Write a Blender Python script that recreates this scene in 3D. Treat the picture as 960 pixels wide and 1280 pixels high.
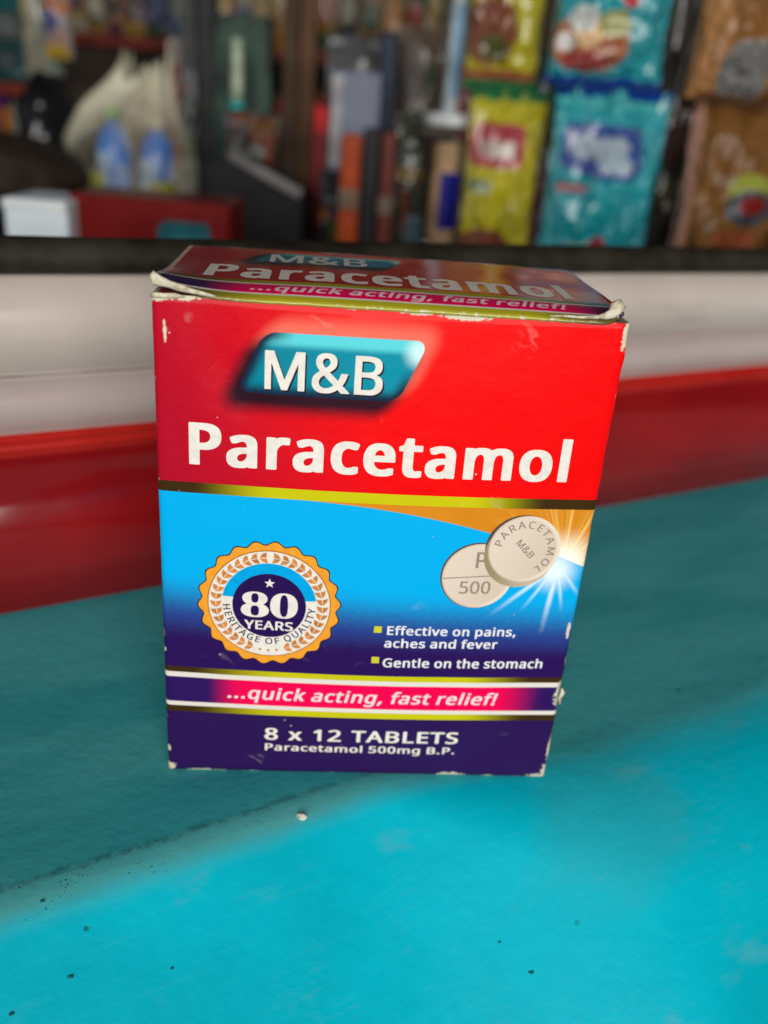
import bpy, bmesh, math, random, json
from mathutils import Vector, Matrix, noise as mnoise

random.seed(7)
S = bpy.context.scene
for o in list(bpy.data.objects):
    bpy.data.objects.remove(o)

# ------------------------------------------------------------------ camera
PITCH, ROLL, CAM_H, FPX = 0.431057668, 0.0811432108, 0.129618633, 1102.35
fwd = Vector((0, math.cos(PITCH), -math.sin(PITCH)))
r0 = Vector((1, 0, 0)); u0 = r0.cross(fwd)
RT = math.cos(ROLL) * r0 + math.sin(ROLL) * u0
UP = -math.sin(ROLL) * r0 + math.cos(ROLL) * u0
cd = bpy.data.cameras.new('camera'); cam = bpy.data.objects.new('camera', cd)
S.collection.objects.link(cam); S.camera = cam
m = Matrix((RT, UP, -fwd)).transposed().to_4x4(); m.translation = (0, 0, CAM_H)
cam.matrix_world = m
cd.sensor_fit = 'VERTICAL'; cd.sensor_height = 36.0; cd.lens = 36.0 * FPX / 1280.0
cd.clip_start = 0.005; cd.clip_end = 50
cd.dof.use_dof = True; cd.dof.focus_distance = 0.158; cd.dof.aperture_fstop = 10.5

# ------------------------------------------------------------------ light
w = bpy.data.worlds.new('World'); S.world = w; w.use_nodes = True
bg = w.node_tree.nodes['Background']; bg.inputs[0].default_value = (0.95, 0.96, 1.0, 1); bg.inputs[1].default_value = 0.12
def area(name, loc, target, sx, sy, power, col):
    L = bpy.data.lights.new(name, 'AREA'); L.shape = 'RECTANGLE'; L.size = sx; L.size_y = sy; L.energy = power; L.color = col
    o = bpy.data.objects.new(name, L); S.collection.objects.link(o); o.location = loc
    o.rotation_euler = (Vector(target) - Vector(loc)).to_track_quat('-Z', 'Y').to_euler()
    return o
area('shop_doorway_light', (0.35, -2.5, 0.66), (0, 0.2, 0.0), 2.4, 1.5, 95, (1.0, 0.97, 0.93))
S.view_settings.view_transform = 'Standard'; S.view_settings.look = 'None'
S.view_settings.exposure = 0; S.view_settings.gamma = 1
S.render.engine = 'CYCLES'
S.cycles.use_denoising = True
S.cycles.max_bounces = 6; S.cycles.transparent_max_bounces = 12
S.cycles.caustics_reflective = False; S.cycles.caustics_refractive = False

# ------------------------------------------------------------------ helpers
def at(x, y, Y):
    """point of the place seen at photograph pixel (x, y), Y metres in front of the camera"""
    d = (x - 480) / FPX * RT - (y - 640) / FPX * UP + fwd
    return Vector((0, 0, CAM_H)) + d * (Y / d.y)

class N:
    """tiny expression builder for shader maths"""
    t = None
    def __init__(s, v): s.v = v
    @staticmethod
    def put(n, i, v):
        if isinstance(v, N): v = v.v
        if isinstance(v, (int, float)): n.inputs[i].default_value = v
        elif isinstance(v, tuple): n.inputs[i].default_value = v if len(v) == 4 else (*v, 1) if n.inputs[i].type == 'RGBA' else v
        else: N.t.links.new(v, n.inputs[i])
    @staticmethod
    def op(o, *a, clamp=False):
        n = N.t.nodes.new('ShaderNodeMath'); n.operation = o; n.use_clamp = clamp
        for i, v in enumerate(a): N.put(n, i, v)
        return N(n.outputs[0])
    def __add__(s, o): return N.op('ADD', s, o)
    __radd__ = __add__
    def __sub__(s, o): return N.op('SUBTRACT', s, o)
    def __rsub__(s, o): return N.op('SUBTRACT', o, s)
    def __mul__(s, o): return N.op('MULTIPLY', s, o)
    __rmul__ = __mul__
    def __truediv__(s, o): return N.op('DIVIDE', s, o)
    def __pow__(s, o): return N.op('POWER', s, o)
    def abs(s): return N.op('ABSOLUTE', s)
    def __gt__(s, o): return N.op('GREATER_THAN', s, o)
def nmax(a, b): return N.op('MAXIMUM', a, b)
def nmin(a, b): return N.op('MINIMUM', a, b)
def sm(a, b, x):
    n = N.t.nodes.new('ShaderNodeMapRange'); n.interpolation_type = 'SMOOTHSTEP'
    inv = a > b
    if inv: a, b = b, a
    N.put(n, 0, x); n.inputs[1].default_value = a; n.inputs[2].default_value = b
    n.inputs[3].default_value = 1.0 if inv else 0.0; n.inputs[4].default_value = 0.0 if inv else 1.0
    return N(n.outputs[0])
def mix(a, b, f):
    n = N.t.nodes.new('ShaderNodeMix'); n.data_type = 'RGBA'
    N.put(n, 0, f); N.put(n, 6, a); N.put(n, 7, b)
    return N(n.outputs[2])
def vec(x, y, z):
    n = N.t.nodes.new('ShaderNodeCombineXYZ')
    for i, v in enumerate((x, y, z)): N.put(n, i, v)
    return N(n.outputs[0])
def nz(v, scale, detail=3.0, rough=0.55):
    n = N.t.nodes.new('ShaderNodeTexNoise'); n.inputs['Scale'].default_value = scale
    n.inputs['Detail'].default_value = detail; n.inputs['Roughness'].default_value = rough
    N.put(n, 0, v); return N(n.outputs[0])
def vor(v, scale):
    n = N.t.nodes.new('ShaderNodeTexVoronoi'); n.inputs['Scale'].default_value = scale
    N.t.links.new(v.v, n.inputs[0]); return N(n.outputs[0])
def coords(kind='Object', k=1000.0):
    t = N.t.nodes.new('ShaderNodeTexCoord'); s = N.t.nodes.new('ShaderNodeSeparateXYZ')
    N.t.links.new(t.outputs[kind], s.inputs[0])
    return [N(s.outputs[i]) * k for i in range(3)]
def material(name, rough=0.5, spec=0.5, coat=0.0, metal=0.0, trans=0.0, alpha=None):
    m = bpy.data.materials.new(name); m.use_nodes = True; N.t = m.node_tree
    b = m.node_tree.nodes['Principled BSDF']
    b.inputs['Roughness'].default_value = rough; b.inputs['Specular IOR Level'].default_value = spec
    b.inputs['Coat Weight'].default_value = coat; b.inputs['Metallic'].default_value = metal
    b.inputs['Coat Roughness'].default_value = 0.08
    b.inputs['Transmission Weight'].default_value = trans
    if alpha is not None: b.inputs['Alpha'].default_value = alpha
    m['b'] = b.name
    return m
def setc(m, c, inp='Base Color'):
    b = m.node_tree.nodes['Principled BSDF']
    if isinstance(c, N): m.node_tree.links.new(c.v, b.inputs[inp])
    elif isinstance(c, tuple): b.inputs[inp].default_value = (*c, 1)
    else: b.inputs[inp].default_value = c
def bump(m, h, strength=0.3, dist=0.001):
    n = m.node_tree.nodes.new('ShaderNodeBump'); n.inputs['Strength'].default_value = strength; n.inputs['Distance'].default_value = dist
    N.t = m.node_tree; m.node_tree.links.new(h.v, n.inputs['Height'])
    m.node_tree.links.new(n.outputs[0], m.node_tree.nodes['Principled BSDF'].inputs['Normal'])
_pc = {}
def simple(name, c, rough=0.45, coat=0.0, var=0.25, scale=60, metal=0.0, bmp=0.0, spec=0.15):
    """mottled plain colour, procedural"""
    key = (name, c, rough, coat)
    if key in _pc: return _pc[key]
    m = material(name, rough, spec=spec, coat=coat, metal=metal)
    x, y, z = coords('Object', 1.0)
    f = nz(vec(x, y, z), scale, 4)
    d = tuple(v * (1 - var) for v in c); l = tuple(min(0.9, v * (1 + var) + 0.004) for v in c)
    setc(m, mix(d, l, sm(0.3, 0.7, f)))
    if bmp: bump(m, f, 0.5, bmp)
    _pc[key] = m
    return m

def link(name, me, mat=None, parent=None, smooth=True):
    o = bpy.data.objects.new(name, me); S.collection.objects.link(o)
    if mat is not None: me.materials.append(mat)
    if parent is not None: o.parent = parent
    for p in me.polygons: p.use_smooth = smooth
    return o
def from_bm(name, bm, mat=None, parent=None, smooth=True):
    me = bpy.data.meshes.new(name); bm.normal_update(); bm.to_mesh(me); bm.free()
    return link(name, me, mat, parent, smooth)
def from_data(name, V, F, mat=None, parent=None, smooth=True):
    me = bpy.data.meshes.new(name); me.from_pydata([tuple(v) for v in V], [], F); me.update()
    return link(name, me, mat, parent, smooth)
def tag(o, label=None, cat=None, group=None, kind=None):
    if label: o['label'] = label
    if cat: o['category'] = cat
    if group: o['group'] = group
    if kind: o['kind'] = kind
    return o
def empty(name, loc, rz=0.0, label=None, cat=None, group=None):
    o = bpy.data.objects.new(name, None); S.collection.objects.link(o); o.empty_display_size = 0.01
    o.location = loc; o.rotation_euler = (0, 0, rz)
    return tag(o, label, cat, group)
def box_bm(sx, sy, sz, bev=0.0, off=(0, 0, 0), seg=2, bm=None):
    own = bm is None
    b = bmesh.new()
    bmesh.ops.create_cube(b, size=1.0)
    for v in b.verts: v.co = Vector((v.co.x * sx + off[0], v.co.y * sy + off[1], v.co.z * sz + off[2]))
    if bev > 0: bmesh.ops.bevel(b, geom=b.edges[:], offset=bev, segments=seg, profile=0.5, affect='EDGES')
    if own: return b
    me = bpy.data.meshes.new('t'); b.to_mesh(me); b.free(); bm.from_mesh(me); bpy.data.meshes.remove(me)
    return bm
def lathe(name, prof, mat, parent=None, seg=20, loc=(0, 0, 0)):
    V, F = [], []
    n = len(prof)
    for i in range(seg):
        a = 2 * math.pi * i / seg
        for r, z in prof: V.append((r * math.cos(a) + loc[0], r * math.sin(a) + loc[1], z + loc[2]))
    for i in range(seg):
        j = (i + 1) % seg
        for k in range(n - 1): F.append((i * n + k, j * n + k, j * n + k + 1, i * n + k + 1))
    F.append(tuple(i * n for i in reversed(range(seg)))); F.append(tuple(i * n + n - 1 for i in range(seg)))
    return from_data(name, V, F, mat, parent)
# letter outlines: style > character > [advance, loops], 500 units = cap height
GLYPHS = json.loads('''{"T":{"P":[446,[[46,1,40,3,38,6,36,8,35,12,35,485,37,493,42,497,51,499,235,499,265,496,295,491,318,484,340,474,363,459,371,451,380,441,388,430,395,416,399,405,404,387,407,364,407,329,406,314,401,293,396,278,385,258,373,242,363,231,352,223,332,210,307,199,280,191,251,186,236,184,218,184,210,183,164,183,160,182,158,180,157,176,157,14,156,7,152,3,143,1],[161,264,158,266,157,270,157,410,158,416,161,418,165,418,190,418,205,416,230,411,248,404,260,395,268,386,274,376,279,362,282,346,282,340,279,322,274,310,270,302,265,296,254,285,243,278,233,274,217,269,202,267,174,264]]],
"a":[416,[[115,-6,95,-3,82,0,65,5,52,12,42,18,32,26,23,36,16,46,6,66,2,84,0,99,0,127,2,141,4,150,11,168,18,180,24,187,40,202,55,212,73,221,88,226,107,232,138,237,165,240,186,240,195,242,232,242,235,244,237,247,235,264,233,273,229,285,223,294,215,301,208,305,204,307,192,310,182,309,162,305,110,285,73,285,64,287,61,289,58,293,42,332,41,347,42,353,46,357,61,364,92,375,121,383,151,388,168,388,180,389,212,389,221,388,240,388,254,386,273,382,295,374,305,369,315,363,325,355,333,346,340,336,345,326,349,315,354,298,357,269,357,14,356,7,352,3,343,1,267,1,257,3,254,6,251,10,248,11,220,0,195,-4,174,-6],[155,74,148,77,136,85,130,94,126,105,125,117,127,125,131,135,137,143,145,151,154,156,171,163,185,166,205,169,220,170,235,169,236,168,236,165,235,160,235,147,233,136,230,124,226,114,217,102,205,90,189,80,179,77,168,74,161,73]]],
"r":[316,[[38,1,32,3,29,6,27,8,27,12,26,369,27,373,29,377,33,380,40,382,124,382,130,381,135,379,139,372,142,371,160,380,174,384,186,387,199,389,262,389,286,386,296,382,299,380,301,376,301,362,295,318,293,310,292,307,288,304,280,302,240,302,226,304,219,303,208,299,190,288,176,275,167,263,158,247,152,229,149,207,149,14,148,10,146,6,142,3,133,1]]],
"c":[361,[[171,-6,148,-3,133,0,111,7,89,16,77,23,58,38,46,51,33,70,24,87,17,106,11,131,7,153,7,168,6,179,6,202,7,211,7,227,11,249,16,273,23,291,29,304,37,317,51,335,68,352,79,359,89,365,117,378,148,386,177,389,243,389,268,386,285,383,304,378,328,369,332,366,334,362,333,343,320,309,315,299,311,295,304,293,264,293,224,304,211,306,205,306,189,303,173,295,162,286,153,277,146,266,140,251,134,229,131,209,131,174,134,153,138,136,147,114,155,103,161,97,171,88,183,81,196,77,208,75,239,81,277,94,314,94,320,93,324,91,327,87,328,83,328,26,327,21,323,15,308,8,282,0,265,-3,236,-6]]],
"e":[418,[[180,-6,155,-3,140,0,121,5,96,16,74,29,62,38,47,54,35,70,25,88,21,99,15,116,9,142,6,179,6,202,9,238,12,255,18,274,23,288,34,310,45,326,57,341,68,352,85,364,104,374,121,380,138,385,152,387,170,389,230,389,246,387,267,383,280,379,293,374,307,367,323,356,336,344,345,333,354,321,362,306,369,289,374,270,378,253,379,236,379,179,379,173,377,171,374,169,364,166,136,166,133,164,133,161,137,141,142,128,146,120,152,110,160,101,168,93,183,84,204,77,212,75,227,75,248,78,270,83,310,97,348,97,358,95,362,91,363,87,363,26,360,20,352,16,317,4,290,-2,268,-5,255,-5,246,-6],[139,242,137,244,137,247,142,262,149,275,156,285,162,292,178,303,189,308,196,309,205,308,217,303,223,299,235,288,240,281,246,269,250,259,253,247,252,244,251,243,246,242]]],
"t":[280,[[139,-6,127,-4,107,0,90,5,82,10,73,15,61,24,50,37,43,50,37,65,34,79,32,88,32,106,31,114,31,304,29,307,26,308,-10,308,-17,311,-20,317,-21,354,-19,359,-14,364,29,383,33,386,37,397,56,454,60,460,68,463,138,463,143,462,149,460,152,457,153,453,153,388,154,384,155,383,161,382,245,382,251,381,255,379,259,373,259,320,258,315,255,311,251,309,245,308,160,308,155,307,154,306,153,300,153,123,155,107,157,99,161,92,168,83,179,76,186,74,212,79,245,79,254,78,260,74,261,72,262,68,261,12,258,8,251,4,236,0,214,-4,195,-6]]],
"m":[670,[[38,1,32,3,29,6,27,8,27,12,26,369,27,375,30,379,36,381,42,382,121,382,130,380,139,375,167,384,192,389,260,389,283,386,307,379,326,370,339,362,342,361,345,362,365,374,383,380,411,387,427,389,492,389,521,384,543,378,553,373,572,361,582,351,591,339,597,329,604,310,609,289,610,275,610,14,610,8,607,4,601,2,595,1,505,1,496,3,491,7,490,14,490,247,488,260,483,277,480,284,475,292,462,303,452,307,445,308,432,306,421,302,411,295,404,289,396,278,392,270,384,248,381,233,379,216,379,14,378,7,373,3,364,1,274,1,268,2,262,4,260,8,259,12,259,240,257,256,254,270,249,282,240,295,236,299,227,305,220,307,212,308,205,307,193,303,186,299,177,292,170,283,162,271,155,249,152,236,149,209,149,14,147,7,143,3,135,1]]],
"o":[446,[[173,-6,151,-3,127,3,102,12,85,22,69,33,55,46,48,55,35,73,21,100,16,116,11,136,7,157,7,172,6,180,6,207,7,214,7,229,9,241,14,264,20,282,25,296,35,314,45,328,53,337,68,352,82,361,99,371,120,379,135,383,148,386,171,389,239,389,271,384,290,379,315,368,333,358,343,350,357,338,367,325,374,315,383,300,395,273,401,248,404,226,404,207,406,198,406,187,404,178,404,158,399,128,391,99,374,68,366,55,357,46,343,32,329,22,315,15,293,5,280,1,260,-3,233,-6],[202,74,186,79,173,86,162,95,155,103,147,116,137,141,133,163,131,176,131,207,134,230,139,249,144,263,155,281,164,291,173,298,180,302,192,306,205,309,221,305,230,302,239,296,254,283,262,271,270,255,274,242,278,229,281,208,281,179,278,156,273,136,268,123,260,107,248,93,230,81,215,76,207,74]]],
"l":[210,[[38,1,32,3,29,6,27,8,27,12,27,521,30,526,35,528,40,529,136,529,145,526,148,522,148,518,148,10,145,4,140,2,135,1]]]},"B":{"!":[198,[[73,-9,57,-5,46,-1,38,6,31,18,27,33,26,60,27,65,31,80,37,88,43,94,55,99,65,102,77,104,98,104,110,102,120,99,126,97,136,89,142,81,146,71,148,58,148,39,147,28,144,19,139,9,133,3,129,0,117,-6,98,-9],[60,135,54,137,50,140,49,143,47,157,47,181,46,190,46,211,44,221,44,242,43,251,41,304,40,314,40,335,38,345,38,366,37,376,37,397,35,406,34,458,32,468,33,492,34,495,36,497,46,500,130,500,139,497,142,493,143,465,141,454,141,432,140,423,140,401,138,392,138,370,137,362,137,341,135,331,135,310,134,300,134,279,132,269,132,248,131,238,131,217,129,207,129,186,128,176,128,155,126,143,125,140,123,138,112,135]]],
",":[198,[[17,-85,11,-83,7,-80,6,-76,6,-69,16,-29,25,14,39,92,40,95,45,98,55,100,126,100,135,98,139,96,144,91,146,84,145,75,141,57,134,35,118,-12,90,-79,86,-83,76,-85]]],
".":[198,[[73,-9,57,-5,46,-1,38,6,31,18,27,33,26,60,28,70,32,80,37,88,43,94,55,99,67,102,77,104,98,104,112,101,123,98,133,92,138,88,142,81,146,70,148,58,148,39,146,26,144,18,139,9,133,3,129,0,118,-5,98,-9]]],
"0":[396,[[165,-6,143,-3,120,3,105,9,89,19,80,26,71,35,58,50,50,63,39,82,32,102,23,133,16,165,13,190,12,214,12,291,13,301,13,314,18,349,22,371,29,395,34,411,42,428,53,449,62,460,72,471,84,481,95,487,112,496,127,501,146,505,160,507,211,507,229,504,255,496,271,489,286,479,306,461,313,453,324,436,333,419,342,395,349,370,356,339,359,315,360,297,360,275,362,263,362,234,360,225,360,202,359,183,354,148,350,127,340,94,331,72,322,57,312,44,302,33,288,21,274,12,262,6,242,-1,220,-5,204,-7],[185,67,176,68,165,72,155,79,146,87,136,101,125,124,116,161,112,196,112,209,110,217,110,282,112,305,118,348,123,367,133,394,140,406,149,416,158,424,170,430,180,433,186,434,192,433,204,429,210,426,218,420,226,412,236,398,244,381,248,369,255,339,260,303,260,289,262,280,262,224,259,185,254,155,246,126,238,106,226,88,217,80,210,74,199,70,193,68]]],
"1":[396,[[165,1,157,4,155,7,154,11,154,374,152,377,149,376,117,348,107,341,96,339,79,339,70,341,63,348,39,380,37,384,37,391,39,396,46,402,164,496,168,498,177,500,239,500,246,498,249,496,251,493,251,489,251,9,250,5,248,3,238,0]]],
"2":[396,[[21,1,13,4,11,7,10,9,10,61,12,68,24,81,165,228,191,256,207,276,223,301,227,310,234,326,239,350,240,373,238,385,233,398,223,412,214,420,202,428,190,432,180,434,164,432,155,430,136,424,118,414,85,391,76,389,64,389,58,389,51,391,46,394,19,429,16,436,16,442,17,446,24,453,33,460,60,478,95,494,108,498,127,502,143,505,160,507,199,507,215,505,233,502,252,497,264,492,283,483,304,467,320,447,330,428,338,404,340,390,340,345,335,318,327,297,317,276,307,259,285,228,242,180,160,98,144,81,143,78,145,76,149,76,342,76,354,74,357,71,359,67,359,12,358,7,357,4,354,2,343,0]]],
"5":[396,[[136,-6,120,-5,96,-2,64,5,42,13,23,22,21,25,21,30,21,87,22,92,26,95,33,97,52,97,61,94,82,84,111,74,133,69,158,66,165,66,186,69,205,75,218,82,229,91,238,101,247,115,253,133,256,150,256,165,254,176,249,195,243,206,237,214,224,226,213,232,202,237,183,241,170,243,152,243,117,239,90,233,71,233,61,237,36,253,32,256,31,261,31,266,32,273,32,286,34,293,35,324,37,331,38,362,40,369,40,380,41,387,43,418,44,425,46,456,49,493,51,496,54,498,65,500,307,500,318,498,321,496,323,493,324,486,323,433,322,429,318,426,307,424,145,424,141,423,139,422,137,406,137,394,135,387,130,317,132,314,135,314,167,316,190,316,199,315,212,314,246,308,268,301,292,290,310,278,321,268,332,254,343,234,349,217,354,196,356,182,356,143,352,119,346,95,341,84,332,67,323,54,314,44,306,36,292,26,273,15,257,8,240,3,211,-4,180,-7]]],
"8":[396,[[162,-6,138,-4,110,2,88,10,65,21,53,30,40,42,34,50,22,71,18,84,12,110,12,152,15,172,20,185,24,195,31,207,46,226,65,243,89,258,92,262,90,265,75,276,59,291,47,307,39,321,33,335,28,352,27,364,27,399,29,412,32,426,39,440,46,452,55,463,62,470,73,478,89,487,114,497,149,505,170,507,204,507,221,505,240,502,262,496,283,488,296,481,306,474,320,460,331,444,338,430,342,416,346,394,345,364,342,346,338,335,332,322,326,312,315,299,301,286,276,268,274,265,276,262,294,251,317,233,328,223,335,214,347,196,356,174,360,155,360,116,357,98,354,88,347,70,341,58,329,43,318,32,296,17,283,10,265,4,235,-4,207,-7],[176,64,164,66,146,72,138,78,126,89,117,101,112,112,109,126,109,137,111,150,114,159,118,169,128,183,144,199,158,209,173,217,179,219,193,213,214,202,230,191,246,176,254,165,258,157,263,138,263,131,260,115,254,101,248,92,233,78,224,72,210,66,193,63],[185,307,159,321,151,327,138,339,129,353,126,364,124,378,126,392,130,404,136,412,144,420,155,428,164,432,174,435,186,436,198,435,211,431,221,425,234,415,239,408,243,399,247,387,247,374,246,369,241,352,236,343,227,332,220,325,202,312,190,306]]],
"A":[439,[[-10,1,-17,3,-20,7,-20,15,-19,22,161,495,165,499,176,501,240,501,251,499,254,496,258,488,434,23,435,16,435,7,433,4,430,2,420,0,349,0,340,2,337,4,333,9,285,137,282,144,279,147,139,148,136,147,133,146,130,140,82,12,79,5,74,2,64,0],[164,224,163,225,163,228,171,252,204,343,207,347,208,347,210,346,212,341,251,234,253,228,253,225,251,224,246,223,170,223]]],
"B":[446,[[54,1,45,4,43,7,43,11,43,486,43,492,44,495,48,498,58,500,230,500,271,495,299,489,326,481,343,473,362,459,372,449,377,440,383,429,388,416,391,404,393,392,392,349,388,326,383,314,377,304,365,288,355,279,336,266,335,263,338,261,358,251,372,242,379,236,391,221,400,204,402,197,407,178,409,165,409,130,407,116,402,96,397,81,391,70,383,58,376,50,361,36,348,27,335,20,315,12,288,5,270,2,252,0],[146,73,143,75,143,81,143,218,143,222,145,224,149,225,199,225,208,223,226,223,246,220,261,216,273,210,279,206,290,195,296,186,301,174,304,159,304,143,301,127,297,116,289,103,279,92,262,82,243,76,215,73],[146,297,143,298,143,303,143,419,143,423,145,425,149,425,212,425,236,422,248,419,261,414,269,409,279,399,285,391,288,383,291,369,291,356,288,341,283,329,276,319,267,311,257,305,249,302,239,300,227,298,207,296]]],
"E":[385,[[54,1,45,4,43,7,43,11,43,486,43,492,44,495,49,498,60,500,327,500,333,499,340,497,343,493,344,489,344,435,343,429,339,426,327,424,149,424,145,423,143,422,143,416,143,305,143,300,145,298,149,298,315,298,327,296,331,293,332,289,332,237,332,231,330,227,326,225,318,223,151,223,145,223,143,221,143,217,143,84,143,78,145,77,148,76,327,76,339,74,343,71,344,65,344,11,343,5,338,2,327,0]]],
"G":[497,[[238,-6,210,-4,182,2,161,8,133,20,111,33,93,47,74,67,64,80,57,91,44,116,34,140,27,168,21,206,19,224,19,275,24,314,31,345,42,373,55,398,64,412,78,430,101,452,117,464,135,475,159,486,185,495,210,501,238,505,251,505,260,507,302,507,338,504,371,498,393,492,415,485,433,478,437,475,439,471,440,463,439,458,421,416,415,408,411,406,404,404,386,405,379,406,361,414,330,423,310,428,286,431,271,431,257,429,233,424,212,417,195,407,180,396,169,385,156,370,145,352,133,324,128,307,124,282,122,268,122,231,125,206,130,183,137,161,142,148,149,136,162,117,183,98,201,86,210,81,227,75,248,71,260,69,277,68,299,69,338,75,343,76,346,78,347,84,347,190,346,196,345,197,342,198,260,198,251,200,247,202,245,204,244,210,244,265,245,269,246,271,251,274,260,275,430,275,442,273,445,271,446,269,447,262,447,30,447,26,445,22,439,18,407,9,358,-1,318,-5,299,-5,290,-7]]],
"L":[364,[[54,1,45,4,43,7,43,11,43,492,44,495,46,497,57,500,130,500,138,498,140,496,142,493,143,489,143,84,143,78,145,77,149,76,329,76,340,74,344,71,345,67,345,8,344,5,342,3,330,0]]],
"P":[417,[[54,1,45,4,43,7,43,11,43,486,43,492,44,495,48,498,58,500,215,500,245,497,279,490,298,484,315,476,334,464,348,450,355,442,364,428,371,412,378,391,381,371,381,324,374,294,369,277,361,263,355,254,345,241,330,226,315,216,304,210,280,200,255,193,218,187,201,187,192,185,149,185,145,185,143,183,143,179,143,14,142,7,140,4,138,2,129,0],[146,260,143,262,143,266,143,418,143,423,146,425,151,425,192,425,207,424,221,421,233,417,248,409,258,401,266,392,271,383,278,363,279,348,279,338,278,326,273,310,266,297,262,292,253,283,244,276,233,271,221,267,211,264,192,261,174,260]]],
"R":[428,[[54,1,45,4,43,7,43,11,43,486,43,492,44,495,48,498,58,500,221,500,229,498,240,498,260,495,283,490,302,484,321,475,339,463,350,453,361,437,370,420,377,398,381,377,381,329,377,310,371,291,364,276,354,262,344,251,333,242,314,229,299,222,297,220,297,217,414,21,416,14,416,8,415,5,410,2,399,0,321,0,312,2,308,4,305,8,199,193,196,196,192,197,149,197,145,196,143,195,143,190,143,14,142,7,140,4,138,2,129,0],[146,271,143,273,143,277,143,418,143,423,146,425,151,425,190,425,208,424,232,419,242,415,252,409,264,399,270,390,276,376,279,359,279,343,276,325,271,311,266,303,258,294,248,285,235,278,227,276,214,273,201,271]]],
"S":[381,[[133,-6,99,-4,64,2,32,11,17,18,14,22,13,26,13,85,15,91,18,94,26,95,43,95,54,93,76,84,98,78,124,72,146,69,176,69,193,72,210,78,221,85,232,95,238,102,243,113,247,126,247,141,245,151,241,162,235,171,228,179,212,191,183,206,123,230,99,241,73,257,64,264,49,279,40,290,32,304,26,318,21,338,19,350,19,394,24,418,30,432,39,447,50,461,57,467,69,477,88,487,102,494,115,498,142,504,167,507,210,507,218,505,230,505,252,502,290,494,326,481,333,477,336,474,337,467,336,461,319,413,316,409,307,406,288,406,280,408,270,412,240,422,223,427,192,431,183,431,170,429,160,426,148,421,140,416,130,405,126,399,122,390,119,377,119,367,123,350,129,339,138,329,150,318,171,306,185,299,240,277,267,264,288,253,302,242,320,226,330,211,337,199,341,189,345,172,347,159,347,119,342,92,336,77,330,65,316,46,302,33,293,26,283,20,264,10,243,3,221,-2,201,-5,180,-7]]],
"T":[385,[[142,1,134,4,132,7,131,11,131,420,129,423,126,424,1,424,-11,427,-14,430,-15,435,-15,488,-14,493,-12,496,-10,498,2,500,358,500,370,498,374,495,375,489,375,435,374,430,371,427,360,424,238,424,233,423,232,422,231,416,231,8,229,5,227,3,217,0]]],
"Y":[392,[[145,1,137,4,135,7,134,9,134,183,133,190,-19,479,-20,485,-20,493,-18,496,-15,498,-5,500,70,500,79,498,83,496,94,477,180,308,182,305,185,304,187,305,189,310,286,496,290,498,299,500,373,500,383,498,386,496,388,492,388,484,386,478,234,190,234,183,234,12,233,7,232,4,229,2,220,0]]],
"a":[388,[[120,-6,108,-5,88,-1,74,4,58,11,46,19,36,28,24,44,20,53,15,65,11,85,9,101,9,117,10,133,15,154,24,172,36,188,46,197,54,203,67,211,80,217,101,224,124,230,142,233,168,236,189,236,198,237,229,237,233,239,235,241,235,245,235,262,234,272,229,287,223,298,215,305,208,310,202,313,192,316,174,316,157,313,143,308,104,292,96,290,79,289,70,291,67,293,65,296,50,333,49,341,49,350,51,353,55,356,74,365,90,372,114,379,142,384,180,387,221,386,240,383,265,376,283,368,293,362,308,348,315,338,323,322,327,310,331,294,332,284,332,269,334,259,334,14,333,7,332,4,329,2,320,0,262,0,255,2,252,4,251,7,247,18,245,20,230,11,214,4,188,-3,160,-7],[152,64,142,66,132,71,123,78,115,88,111,103,110,115,115,131,121,143,131,152,136,157,145,161,157,166,186,171,201,173,217,173,226,174,233,173,235,172,235,168,235,148,234,136,227,113,219,98,208,86,199,79,186,72,177,68,165,65]]],
"c":[336,[[174,-6,152,-4,132,1,114,7,92,17,73,30,62,40,53,50,45,63,30,92,24,110,18,138,16,152,16,168,15,176,15,200,16,210,16,225,19,248,24,268,29,286,37,303,46,318,55,331,68,345,81,356,95,365,111,372,124,377,140,382,161,386,177,387,221,388,248,384,288,375,305,368,310,363,312,357,311,350,294,304,290,300,283,298,262,298,214,311,202,313,193,313,179,310,168,306,160,301,150,294,139,282,133,272,127,259,121,239,118,223,116,207,116,172,118,158,125,129,129,116,136,103,143,94,154,83,165,75,171,72,188,68,208,68,226,71,238,74,265,84,276,87,292,87,302,84,305,81,306,77,306,21,302,15,289,8,271,2,252,-2,236,-5,224,-5,217,-7]]],
"d":[424,[[158,-6,139,-4,117,2,99,9,85,17,71,28,61,37,54,46,44,60,33,81,26,102,19,129,16,152,16,169,15,179,15,202,16,210,16,227,18,241,24,272,29,290,36,307,42,317,55,336,65,348,80,360,93,369,117,379,139,384,158,387,202,387,215,386,235,382,245,379,262,371,265,371,267,371,268,377,268,519,269,526,273,529,283,531,351,531,361,529,364,527,365,524,366,519,366,14,365,7,364,4,361,2,352,0,292,0,285,2,281,4,279,7,276,15,274,17,273,17,246,4,238,0,220,-4,196,-7],[188,65,179,67,170,70,162,73,155,78,144,88,133,105,124,127,118,155,116,171,116,204,118,221,123,245,128,263,137,282,146,293,161,307,174,313,190,316,211,312,227,305,232,301,241,293,251,277,259,258,263,241,266,223,268,206,268,165,264,140,260,120,254,105,245,90,233,79,221,72,204,67]]],
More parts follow.
